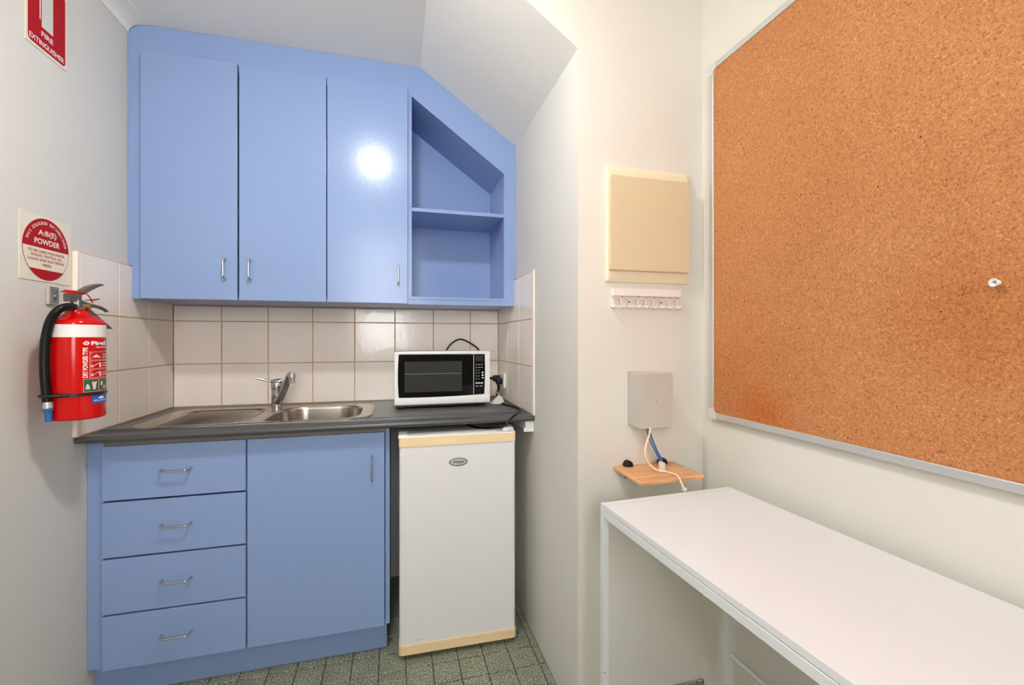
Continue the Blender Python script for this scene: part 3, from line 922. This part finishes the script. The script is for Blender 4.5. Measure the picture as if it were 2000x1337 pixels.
def cyl_text(s, phi0, z0, wdt, hgt, m='label_white', vertical=False, bold=0.02, r=ER + 0.0007):
    t = fit_text(s, wdt, hgt, bold, 'LEFT')
    bmesh.ops.triangulate(t, faces=t.faces[:])
    bmesh.ops.subdivide_edges(t, edges=[e for e in t.edges if e.calc_length() > 0.006], cuts=2)
    for v in t.verts:
        u, q = v.co.x, v.co.y
        v.co = cyl(phi0 - q / ER, z0 + u, r) if vertical else cyl(phi0 + u / ER, z0 + q, r)
    return link_flat('lettering', t, m, cylb, cn + ct_)
rad = math.radians
cyl_text('DRY POWDER TYPE', rad(20.5), 1.130, 0.088, 0.0118, vertical=True, bold=0.03)
cyl_text('FireS', rad(27), 1.2245, 0.048, 0.0115, bold=0.05)
cyl_text('FIRE EXTINGUISHER', rad(38), 1.2165, 0.058, 0.0034, bold=0.03)
# diamond emblem
def cyl_poly(poly, m, r=ER + 0.0007, name='emblem'):
    bm = bmesh.new(); bm.faces.new([bm.verts.new(cyl(a, z, r)) for a, z in poly])
    return link_flat(name, bm, m, cylb, cn + ct_)
cyl_poly([(rad(10), 1.2300), (rad(14), 1.2250), (rad(19), 1.2245), (rad(24), 1.2285), (rad(22.5), 1.2340), (rad(16), 1.2370)], 'label_white')
cyl_poly([(rad(12.5), 1.2300), (rad(16), 1.2270), (rad(21), 1.2285), (rad(19), 1.2330), (rad(16), 1.2345)], 'red', ER + 0.0010)
cyl_poly([(rad(14), 1.2303), (rad(16.5), 1.2285), (rad(19.5), 1.2295), (rad(17), 1.2325)], 'label_white', ER + 0.0012)
rng = random.Random(3)
for k, (za, zb) in enumerate(((1.1802, 1.2050), (1.1552, 1.1785), (1.1290, 1.1530))):
    # outlined instruction panels
    for (p0, p1, q0, q1) in ((24, 78, za, za + 0.0008), (24, 78, zb - 0.0008, zb), (24, 25.2, za, zb)):
        patch('panel_line', 'label_pink', rad(p0), rad(p1), q0, q1)
    cyl_text(str(k + 1), rad(27.5), zb - 0.0062, 0.0018, 0.004, 'label_pink')
    zm = (za + zb) / 2
    if k == 0:
        cyl_poly([(rad(26), zm - 0.008), (rad(30), zm - 0.003), (rad(34), zm + 0.002), (rad(40), zm + 0.004), (rad(46), zm), (rad(50), zm - 0.005), (rad(47), zm - 0.007), (rad(42), zm - 0.003), (rad(38), zm - 0.006), (rad(32), zm - 0.003)], 'label_pink', name='pictogram')
    else:
        cyl_poly([(rad(26), zm - 0.007), (rad(33), zm - 0.006), (rad(31), zm - 0.001), (rad(28), zm + 0.002)], 'label_pink', name='pictogram')
        cyl_poly([(rad(33), zm - 0.004), (rad(42), zm + 0.002), (rad(48), zm + 0.004), (rad(47), zm + 0.0055), (rad(41), zm + 0.0035), (rad(33), zm - 0.002)], 'label_pink', name='pictogram')
        cyl_poly([(rad(46), zm - 0.008), (rad(52), zm - 0.008), (rad(52), zm + 0.003), (rad(49), zm + 0.007), (rad(46), zm + 0.002)], 'label_pink', name='pictogram')
    for j in range(2):
        patch('text_line', 'label_pink', rad(57), rad(76), zm + 0.002 - j * 0.007, zm + 0.0045 - j * 0.007)
for p0, p1 in ((12.2, 43.5), (46.2, 76)):
    patch('pictogram_panel', 'label_pink', rad(p0 - 0.7), rad(p1 + 0.7), 1.0880, 1.1260)
    patch('pictogram_panel', 'label_green', rad(p0), rad(p1), 1.0890, 1.1250, ER + 0.0007)
G2 = ER + 0.0010
cyl_poly([(rad(31), 1.0945), (rad(36.5), 1.0945), (rad(39), 1.1135), (rad(40.5), 1.1175), (rad(28), 1.1175), (rad(29), 1.1135)], 'label_pink', G2, 'pictogram')
cyl_poly([(rad(15), 1.0965), (rad(25), 1.0955), (rad(24), 1.1020), (rad(22), 1.1090), (rad(19), 1.1120), (rad(16.5), 1.1060)], 'label_pink', G2, 'pictogram')
cyl_poly([(rad(49), 1.1065), (rad(55), 1.1040), (rad(58), 1.1150), (rad(52), 1.1180)], 'label_pink', G2, 'pictogram')
cyl_poly([(rad(57), 1.0955), (rad(68), 1.0955), (rad(66), 1.1040), (rad(61), 1.1050)], 'label_pink', G2, 'pictogram')
patch('service_label', 'label_blue', rad(29), rad(80), 1.0525, 1.0775, ER + 0.0008)
cyl_poly([(rad(43), 1.0680), (rad(47), 1.0715), (rad(51), 1.0722), (rad(55), 1.0740), (rad(58), 1.0700), (rad(62), 1.0690), (rad(59), 1.0650), (rad(54), 1.0660), (rad(49), 1.0650), (rad(45), 1.0660)], 'label_white', G2 + 0.0002, 'emblem')
cyl_text('Phoenix', rad(33.5), 1.0590, 0.044, 0.0045, bold=0.03, r=ER + 0.0011)
# strap that holds hose and cylinder
b = lathe(bmesh.new(), [(ER - 0.0005, 1.0775), (ER + 0.0028, 1.0775), (ER + 0.0028, 1.0865), (ER - 0.0005, 1.0865)], (EX, EY, 0), 64)
for f in [f for f in b.faces if len(f.verts) > 8]: b.faces.remove(f)
link('strap', b, 'black', fe, smooth=True)
# hose with metal ferrule and blue nozzle
HP = [(-0.905, 1.573, 1.3360), (-0.906, 1.550, 1.335), (-0.913, 1.529, 1.324), (-0.930, 1.528, 1.295), (-0.942, 1.530, 1.245), (-0.946, 1.531, 1.187), (-0.944, 1.531, 1.122), (-0.940, 1.532, 1.068), (-0.938, 1.531, 1.058)]
TUBE('hose', 'rubber', fe, HP, 0.0108, 16, 8)
dn = Vector((0.03, 0.02, -1)).normalized()
p0 = Vector(HP[-1])
b = tube(bmesh.new(), [p0 + dn * q for q in (-0.008, 0.0, 0.0095, 0.0100)], [0.0106, 0.0110, 0.0110, 0.0100], 18)
link('hose_ferrule', b, 'alu', fe, smooth=True)
b = tube(bmesh.new(), [p0 + dn * q for q in (0.0100, 0.0105, 0.0130, 0.0135, 0.0145, 0.0180, 0.0185, 0.0190, 0.0460, 0.0470)], [0.009, 0.0115, 0.0115, 0.0102, 0.0117, 0.0114, 0.0092, 0.0088, 0.0080, 0.007], 18)
link('nozzle', b, 'plastic_blue', fe, smooth=True)
b = bmesh.new()
tube(b, [(-0.956, 1.535, 1.0835), (-0.948, 1.517, 1.0835), (-0.934, 1.514, 1.083), (-0.914, 1.523, 1.0825), (-0.896, 1.5345, 1.082)], 0.0042, 8)
link('strap_loop', b, 'black', fe, smooth=True)
# valve
ZV = 1.3275
b = lathe(bmesh.new(), [(0.0, ZV), (0.0205, ZV), (0.0215, ZV + 0.004), (0.018, ZV + 0.008), (0.0150, ZV + 0.009), (0.0150, ZV + 0.030), (0.0, ZV + 0.030)], (EX, EY, 0), 8)
link('valve_body', b, 'lever', fe)
b = tube(bmesh.new(), [(EX, EY - 0.004, ZV + 0.012), (-0.909, 1.588, ZV + 0.011), (-0.905, 1.571, 1.3362)], [0.008, 0.0085, 0.0085], 14)
link('hose_outlet', b, 'valve', fe, smooth=True)
LD = Vector((0.42, 0.9075, 0)).normalized()          # levers point along the wall and slightly out
LS = Vector((LD.y, -LD.x, 0))
def lv(a, s, z): return Vector((EX, EY, 0)) + LD * a + LS * s + Vector((0, 0, z))
def strip(path, wd, th):
    """bent sheet-metal strip with down-turned sides"""
    bm = bmesh.new(); cs = []
    n_ = len(path)
    th0 = th
    for i_, ((a, z), wv) in enumerate(zip(path, wd)):
        th = th0 * (1.0 if i_ < n_ - 3 else (0.75, 0.45, 0.25)[i_ - n_ + 3])
        cs.append([lv(a, -wv, z - th), lv(a, -wv, z), lv(a, -wv + 0.003, z + 0.002), lv(a, wv - 0.003, z + 0.002), lv(a, wv, z), lv(a, wv, z - th), lv(a, wv - 0.0018, z - th), lv(a, wv - 0.0025, z - 0.001), lv(a, -wv + 0.0025, z - 0.001), lv(a, -wv + 0.0018, z - th)])
    loft(bm, cs)
    return bm
link('carry_handle', strip([(-0.010, 1.356), (0.012, 1.354), (0.036, 1.3475), (0.060, 1.3425), (0.074, 1.336), (0.082, 1.328)], [0.0095, 0.0095, 0.0095, 0.0095, 0.0090, 0.007], 0.006), 'lever', fe, smooth=True)
link('squeeze_lever', strip([(-0.026, 1.374), (-0.008, 1.378), (0.010, 1.388), (0.026, 1.400), (0.042, 1.4075), (0.056, 1.4115), (0.065, 1.4110)], [0.0135, 0.0135, 0.0140, 0.0145, 0.0145, 0.013, 0.010], 0.012), 'lever', fe, smooth=True)
b = bmesh.new(); 
cs = [[lv(a, -0.0115, 1.352), lv(a, 0.0115, 1.352), lv(a, 0.0115, 1.373), lv(a, -0.0115, 1.373)] for a in (-0.027, 0.004)]
loft(b, cs); link('lever_bracket', b, 'lever', fe)
ring = [lv(0.038 + 0.012 * math.cos(t), 0.013 + 0.008 * math.sin(t), 1.3620 + 0.004 * math.cos(t)) for t in [2 * PI * i / 20 for i in range(21)]]
link('pull_ring', tube(bmesh.new(), [lv(0.012, 0.013, 1.358)] + ring, 0.0014, 6), 'valve', fe, smooth=True)
b = tube(bmesh.new(), smooth_path([lv(-0.012, 0.0155, 1.3808), lv(0.002, 0.017, 1.381), lv(0.014, 0.017, 1.376), lv(0.024, 0.0165, 1.364), lv(0.030, 0.016, 1.352)], 5), 0.0017, 6)
link('seal_tie', b, 'red', fe, smooth=True)
cs = [[lv(a, 0.0150, z - h), lv(a, 0.0170, z - h), lv(a, 0.0170, z + h), lv(a, 0.0150, z + h)] for a, z, h in ((-0.052, 1.3765, 0.001), (-0.042, 1.3800, 0.0042), (-0.014, 1.3800, 0.0042), (-0.009, 1.3805, 0.001))]
b = bmesh.new(); loft(b, cs); link('seal_tag', b, 'red', fe)
b = lathe(bmesh.new(), [(0.0095, 0), (0.0105, 0.003), (0.0105, 0.012), (0.008, 0.014), (0.0, 0.014)], lv(0.012, 0.010, 1.3395), 18, axis=Matrix.Rotation(PI / 2, 3, 'Y') )
link('pressure_gauge', b, 'gold', fe, smooth=True)
# service tag hanging behind
b = bmesh.new()
pl = [lv(0.020, 0.004, 1.331), lv(0.034, 0.006, 1.330), lv(0.089, 0.014, 1.274), lv(0.056, 0.010, 1.274)]
loft(b, [pl, [p + Vector((0.001, -0.0015, 0)) for p in pl]])
link('service_tag', b, 'tag_brown', fe)
# wall hook behind the cylinder
BOX('mounting_arm', 'black', fe, XL + 0.0005, EX - 0.0505, EY + 0.030, EY + 0.048, 1.180, 1.230)

wbk = thing('wall_bracket', 'small grey metal bracket screwed to the left wall under the round red sign', 'bracket')
b = box(bmesh.new(), XL + 0.0003, XL + 0.009, 1.626, 1.668, 1.346, 1.402, 0.003)
link('bracket_plate', b, 'box_grey', wbk, smooth=True)
BOX('bracket_face', 'grey', wbk, XL + 0.009, XL + 0.0102, 1.631, 1.665, 1.351, 1.399)
for (y, z, r) in ((1.641, 1.391, 0.0028), (1.657, 1.390, 0.0024), (1.649, 1.384, 0.003), (1.649, 1.369, 0.0085)):
    b = lathe(bmesh.new(), [(0.0, 0.004), (r * 0.7, 0.0035), (r, 0.001), (r, 0.0)], (XL + 0.0102, y, z), 14, axis=Matrix.Rotation(PI / 2, 3, 'Y'))
    link('screw', b, 'valve', wbk, smooth=True)

# ------------------------------------------------------------------ signs on the left wall (read along +y)
def lw(d): return lambda u, v: Vector((XL + d, u, v))
fs = thing('fire_extinguisher_sign', 'red and cream rectangular fire extinguisher sign high on the left wall', 'sign')
BOX('plate', 'sign_cream', fs, XL + 0.0002, XL + 0.0022, 1.5505, 1.7125, 2.088, 2.322)
link_flat('red_field', flat_poly(rrect(1.558, 1.7050, 2.0960, 2.3125, 0.012), lw(0.0025)), 'sign_red', fs, (1, 0, 0))
link_flat('pictogram', flat_poly([(1.6085, 2.160), (1.6535, 2.160), (1.6535, 2.274), (1.646, 2.282), (1.638, 2.286), (1.638, 2.294), (1.652, 2.300), (1.652, 2.303), (1.626, 2.299), (1.624, 2.286), (1.616, 2.282), (1.6085, 2.274)], lw(0.0028)), 'sign_grey', fs, (1, 0, 0))
link_flat('pictogram', flat_poly([(1.6005, 2.1795), (1.6035, 2.1770), (1.6045, 2.180), (1.6050, 2.278), (1.6130, 2.292), (1.623, 2.295), (1.623, 2.299), (1.610, 2.296), (1.6005, 2.280)], lw(0.0028)), 'label_white', fs, (1, 0, 0))
t = fit_text('FIRE', 0.046, 0.0155, 0.02)
link_flat('lettering', place(t, lambda u, v: lw(0.0029)(1.6305 + u, 2.1325 + v)), 'label_white', fs, (1, 0, 0))
t = fit_text('EXTINGUISHER', 0.137, 0.0155, 0.02)
link_flat('lettering', place(t, lambda u, v: lw(0.0029)(1.6310 + u, 2.1035 + v)), 'label_white', fs, (1, 0, 0))

ps = thing('powder_sign', 'cream square sign with a red and white disc above the fire extinguisher', 'sign')
BOX('plate', 'sign_cream', ps, XL + 0.0002, XL + 0.0018, 1.5300, 1.7315, 1.412, 1.604)
CY, CZ, CR = 1.6295, 1.5075, 0.0915
def circ(r, a0=0, a1=2 * PI, n=48): return [(CY + r * math.cos(a0 + (a1 - a0) * i / n), CZ + r * math.sin(a0 + (a1 - a0) * i / n)) for i in range(n + (0 if a1 - a0 > 6.2 else 1))]
link_flat('disc_ring', flat_poly(circ(CR + 0.0022), lw(0.0020)), 'label_white', ps, (1, 0, 0))
link_flat('disc_red', flat_poly(circ(CR), lw(0.0022)), 'sign_red', ps, (1, 0, 0))
r2 = CR - 0.002
aa = math.asin((1.5095 - CZ) / r2); ab = math.asin((1.4470 - CZ) / r2)
bandp = [(CY + r2 * math.cos(ab + (aa - ab) * i / 12), CZ + r2 * math.sin(ab + (aa - ab) * i / 12)) for i in range(13)]
bandp += [(2 * CY - y, z) for y, z in bandp[::-1]]
link_flat('disc_band', flat_poly(bandp, lw(0.0024)), 'sign_cream', ps, (1, 0, 0))
def sign_line(s, wdt, hgt, z, m, bold=0.02, dy=0.0):
    t = fit_text(s, wdt, hgt, bold)
    link_flat('lettering', place(t, lambda u, v: lw(0.0027)(CY + dy + u, z + v)), m, ps, (1, 0, 0))
sign_line('A:B(E)', 0.072, 0.0205, 1.5425, 'sign_cream', 0.025, 0.002)
sign_line('POWDER', 0.100, 0.0170, 1.5200, 'sign_cream', 0.03, 0.002)
sign_line('TO BE USED FOR PAPER,', 0.146, 0.0088, 1.4935, 'sign_red', 0.015)
sign_line('WOOD, TEXTILE, OIL,', 0.124, 0.0088, 1.4815, 'sign_red', 0.015)
sign_line('LIQUID AND ELECTRICAL', 0.144, 0.0080, 1.4695, 'sign_red', 0.015)
sign_line('FIRES', 0.034, 0.0080, 1.4565, 'sign_red', 0.015)
arc_s = 'THIS COLOURED EXTINGUISHER'
b_all = []
RA = 0.0735
for i, ch in enumerate(arc_s):
    if ch == ' ': continue
    g = text_mesh(ch, 0.0125, 0.02)
    th = rad(162 - 146 * i / (len(arc_s) - 1))
    for v in g.verts:
        u, q = v.co.x, v.co.y
        rr_ = RA + q
        v.co = lw(0.0027)(CY + rr_ * math.cos(th) + u * math.sin(th), CZ + rr_ * math.sin(th) - u * math.cos(th))
    b_all.append(g)
link_flat('lettering', join(b_all), 'sign_cream', ps, (1, 0, 0))

# ------------------------------------------------------------------ things on the front wall
ap = thing('access_panel', 'cream square access panel with a raised cover on the wall', 'panel')
b = bmesh.new()
def rz_loop(x0, x1, z0, z1, r, y): return [(x, y, z) for x, z in rrect(x0, x1, z0, z1, r, 4)]
loft(b, [rz_loop(0.661, 0.967, 1.428, 1.803, 0.003, YF - 0.0002), rz_loop(0.661, 0.967, 1.428, 1.803, 0.003, YF - 0.006), rz_loop(0.664, 0.964, 1.431, 1.800, 0.006, YF - 0.009),
         rz_loop(0.668, 0.960, 1.452, 1.776, 0.010, YF - 0.0155)])
link('base_frame', b, 'panel', ap, smooth=True)
b = bmesh.new()
prism(b, rrect(0.6655, 0.9575, 1.463, 1.766, (0.004, 0.004, 0.003, 0.010), 4), 'y', YF - 0.030, YF - 0.0150)
bmesh.ops.bevel(b, geom=[e for e in b.edges if all(abs(v.co.y - (YF - 0.030)) < 1e-5 for v in e.verts)], offset=0.002, segments=2, affect='EDGES')
link('cover', b, 'cover', ap, smooth=True)

kr = thing('key_rack', 'white plastic key rack with a row of hooks under the cream panel', 'key rack')
KX0, KX1 = 0.6805, 0.9275
BOX('header', 'rack', kr, KX0, KX1 + 0.002, YF - 0.022, YF - 0.0003, 1.3815, 1.4065, 0.0015)
holes = []
st = (KX1 - KX0 - 0.008) / 8
for i in range(8):
    x0 = KX0 + 0.004 + i * st + 0.0062
    holes.append(rrect(x0, x0 + st - 0.0105, 1.3530, 1.3735, 0.002, 2))
b = holed(bmesh.new(), rrect(KX0, KX1, 1.3450, 1.3816, 0.002, 2), holes, 'y', YF - 0.006, YF - 0.0003)
link('back_plate', b, 'rack', kr)
for i in range(9):
    x = KX0 + 0.004 + i * st
    pts = smooth_path([(x, YF - 0.005, 1.350), (x + 0.001, YF - 0.014, 1.3455), (x + 0.001, YF - 0.021, 1.3470), (x + 0.001, YF - 0.024, 1.3520)], 3)
    link('hook', tube(bmesh.new(), pts, [0.0042] * (len(pts) - 1) + [0.0036], 8), 'rack', kr, smooth=True)
    BOX('rib', 'rack', kr, x - 0.0006, x + 0.0006, YF - 0.020, YF - 0.006, 1.3765, 1.3820)
for i in (2, 6):
    x = KX0 + 0.004 + i * st
    b = lathe(bmesh.new(), [(0.0, 0.0015), (0.0028, 0.001), (0.003, 0.0)], (x, YF - 0.006, 1.3640), 10, axis=Matrix.Rotation(PI / 2, 3, 'X'))
    link('screw', b, 'scuff', kr)

jb = thing('junction_box', 'grey metal junction box on the wall above the small wooden shelf', 'box')
BOX('cover', 'box_grey', jb, 0.7430, 0.8560, YF - 0.080, YF - 0.004, 0.9610, 1.1350, 0.003)
BOX('back_plate', 'box_grey', jb, 0.7422, 0.8568, YF - 0.004, YF - 0.0003, 0.9602, 1.1358)
b = lathe(bmesh.new(), [(0.0, 0.001), (0.0012, 0.001), (0.0013, 0.0)], (0.798, YF - 0.080, 1.047), 10, axis=Matrix.Rotation(PI / 2, 3, 'X'))
link('screw', b, 'scuff', jb)

sh = thing('wall_shelf', 'small light wood shelf board clipped to the wall above the desk', 'shelf')
b = bmesh.new()
poly = [(0.690, YF - 0.001), (0.686, 1.136), (0.691, 1.131), (0.911, 1.143), (0.918, 1.148), (0.9155, YF - 0.001)]
def inset(poly, d):
    cx = sum(p[0] for p in poly) / len(poly); cy = sum(p[1] for p in poly) / len(poly)
    return [(x + (cx - x) / max(abs(cx - x), 0.02) * d if abs(cx - x) > 0.02 else x, y + (d if y < 1.2 else 0)) for x, y in poly]
pin = inset(poly, 0.006)
loft(b, [[(x, y, 0.8185) for x, y in poly], [(x, y, 0.8255) for x, y in poly], [(x, y, 0.8285) for x, y in pin]])
link('board', b, 'wood', sh)
for x in (0.738, 0.865):
    b = bmesh.new()
    half = [(math.cos(a), math.sin(a)) for a in [PI * i / 10 for i in range(11)]]
    loft(b, [[(x + 0.015 * c, YF - 0.0004, 0.8286 + 0.018 * s) for c, s in half], [(x + 0.015 * c, YF - 0.018, 0.8286 + 0.018 * s) for c, s in half], [(x + 0.010 * c, YF - 0.024, 0.8286 + 0.010 * s) for c, s in half]])
    link('clip', b, 'rubber', sh, smooth=True)
    b = bmesh.new()
    loft(b, [[(x + 0.015 * c, YF - 0.0004, 0.8184 - 0.034 * s) for c, s in half], [(x + 0.015 * c, YF - 0.016, 0.8184 - 0.024 * s) for c, s in half], [(x + 0.012 * c, YF - 0.060, 0.8184 - 0.006 * s) for c, s in half]])
    link('clip', b, 'rubber', sh, smooth=True)

cbl = thing('blue_network_cable', 'pair of blue network cables hanging from the grey box onto the shelf', 'cable')
for dx in (0.0, 0.0085):
    TUBE('cable', 'cable_blue', cbl, [(0.770 + dx, 1.236, 0.968), (0.774 + dx, 1.233, 0.945), (0.783 + dx, 1.227, 0.915), (0.795 + dx * 0.8, 1.219, 0.885), (0.804 + dx * 0.7, 1.213, 0.866), (0.806 + dx * 0.7, 1.212, 0.858)], 0.0028, 8, 5)
b = bmesh.new()
for i in range(2):
    x = 0.8065 + 0.006 * i
    box(b, x - 0.0055, x + 0.0055, 1.206 - 0.003 * i, 1.217, 0.8288, 0.860 - 0.004 * i, 0.0015)
link('connector', b, 'clear', cbl, smooth=True)
cbb = thing('beige_network_cable', 'beige cable draped from the grey box over the shelf edge', 'cable')
bp = [(0.777, 1.222, 0.966), (0.770, 1.218, 0.945), (0.757, 1.213, 0.918), (0.752, 1.213, 0.895), (0.756, 1.212, 0.871), (0.771, 1.208, 0.848), (0.790, 1.203, 0.8355), (0.814, 1.188, 0.8325), (0.822, 1.163, 0.8325), (0.819, 1.142, 0.8322), (0.8145, 1.126, 0.8265), (0.816, 1.1175, 0.815), (0.8165, 1.1135, 0.8075)]
TUBE('cable', 'cable_beige', cbb, bp, 0.0028, 8, 5)
b = box(bmesh.new(), 0.8115, 0.8220, 1.1050, 1.1140, 0.8005, 0.8095, 0.0012)
link('connector', b, 'clear', cbb, smooth=True)

# ------------------------------------------------------------------ desk
dk = thing('desk', 'narrow white desk with a square tube frame along the right wall', 'desk', (0.539, 1.089, 0.0), rad(2.6))
DW, DL, DZ = 0.432, 1.15, 0.800
BOX('desktop', 'desk', dk, 0.0012, DW - 0.0012, -DL + 0.0215, -0.0215, DZ - 0.0140, DZ, 0.0012)
for y0, y1 in ((-0.020, 0.0), (-DL, -DL + 0.020)):
    BOX('end_rail', 'desk_metal', dk, 0.0, DW, y0, y1, DZ - 0.020, DZ, 0.0012)
    for x0, x1 in ((0.0, 0.014), (DW - 0.020, DW - 0.003)):
        lg = BOX('leg', 'desk_metal', dk, x0, x1, y0, y1, 0.0, DZ - 0.0202, 0.0012)
        if y1 == 0.0 and x0 == 0.0:
            for z in (0.355, 0.285):
                b = lathe(bmesh.new(), [(0.0, 0.0004), (0.0016, 0.0003), (0.002, 0.0)], (x0 + 0.003, y0, z), 8, axis=Matrix.Rotation(PI / 2, 3, 'X'))
                link('rust_spot', b, 'rust', lg)
BOX('side_rail', 'desk_metal', dk, 0.0, 0.014, -DL + 0.0202, -0.0202, DZ - 0.034, DZ - 0.0155, 0.001)
BOX('side_rail', 'desk_metal', dk, DW - 0.015, DW - 0.001, -DL + 0.0202, -0.0202, DZ - 0.034, DZ - 0.0155, 0.001)
TUBE('stretcher', 'desk_metal', dk, [(DW - 0.010, -0.0195, 0.309), (DW - 0.010, -DL + 0.0195, 0.309)], 0.0055, 10)

# ------------------------------------------------------------------ cork board on the right wall
nb = thing('cork_board', 'large cork notice board in an aluminium frame on the right wall', 'notice board')
BY0, BY1, BZ0, BZ1 = -0.556, 1.2435, 0.9825, 2.1435
XF = 1.010
BOX('cork_sheet', 'cork', nb, XF + 0.004, XR - 0.004, BY0 + 0.010, BY1 - 0.010, BZ0 + 0.010, BZ1 - 0.010)
fw = 0.0190
def frame_bar(lo):
    bm = bmesh.new(); loft(bm, lo); return bm
def bar(name, y0, y1, z0, z1):
    BOX(name, 'alu', nb, XF, XR - 0.0005, y0, y1, z0, z1, 0.0025, 3)
bar('frame_bar', BY0 + 0.02, BY1 - 0.022, BZ0, BZ0 + fw)
bar('frame_bar', BY0 + 0.02, BY1 - 0.022, BZ1 - fw, BZ1)
bar('frame_bar', BY1 - fw, BY1, BZ0 + 0.022, BZ1 - 0.022)
bar('frame_bar', BY0, BY0 + fw, BZ0 + 0.022, BZ1 - 0.022)
for sy in (0, 1):
    for sz in (0, 1):
        y = BY1 + 0.002 if sy else BY0 - 0.002; z = BZ1 + 0.002 if sz else BZ0 - 0.003
        dy = -1 if sy else 1; dz = -1 if sz else 1
        c = [(y, z), (y + dy * 0.036, z), (y + dy * 0.036, z + dz * 0.021)]
        for i in range(1, 6):
            a = PI / 2 * i / 6
            c.append((y + dy * (0.021 + 0.015 * (1 - math.sin(a))), z + dz * (0.021 + 0.015 * (1 - math.cos(a)))))
        c += [(y + dy * 0.021, z + dz * 0.036), (y, z + dz * 0.036)]
        b = prism(bmesh.new(), c, 'x', XF - 0.0015, XR - 0.0004)
        link('corner_cap', b, 'cap', nb)

pn = thing('push_pin', 'small white push pin stuck in the cork board', 'pin')
RX = Matrix.Rotation(-PI / 2, 3, 'Y')
b = lathe(bmesh.new(), [(0.0, 0.0002), (0.0035, 0.0002), (0.0042, 0.0015), (0.0030, 0.0025), (0.0026, 0.009), (0.0048, 0.0105), (0.0068, 0.012), (0.0070, 0.0140), (0.0058, 0.0146), (0.0050, 0.0130), (0.0, 0.0125)], (XF + 0.004, 0.520, 1.340), 20, axis=RX)
link('pin_head', b, 'mwhite', pn, smooth=True)
b = lathe(bmesh.new(), [(0.0, 0.0126), (0.0016, 0.0126), (0.0016, 0.0160), (0.0, 0.0162)], (XF + 0.004, 0.5185, 1.341), 10, axis=RX)
link('pin_core', b, 'valve', pn, smooth=True)

# ------------------------------------------------------------------ ceiling lights (above and behind the camera)
for (x, y), lab, m in ((LIGHT_A, 'round white ceiling light in front of the kitchen nook', 'lamp'),):
    cl = thing('ceiling_light', lab, 'light', (x, y, ZC))
    b = lathe(bmesh.new(), [(0.078, -0.0002), (0.080, -0.016), (0.064, -0.022)], (0, 0, 0), 40)
    link('base_ring', b, 'mwhite', cl, smooth=True)
    b = lathe(bmesh.new(), [(0.063, -0.0225), (0.062, -0.030), (0.055, -0.040), (0.040, -0.048), (0.020, -0.052), (0.0, -0.053)], (0, 0, 0), 40)
    link('diffuser', b, m, cl, smooth=True)
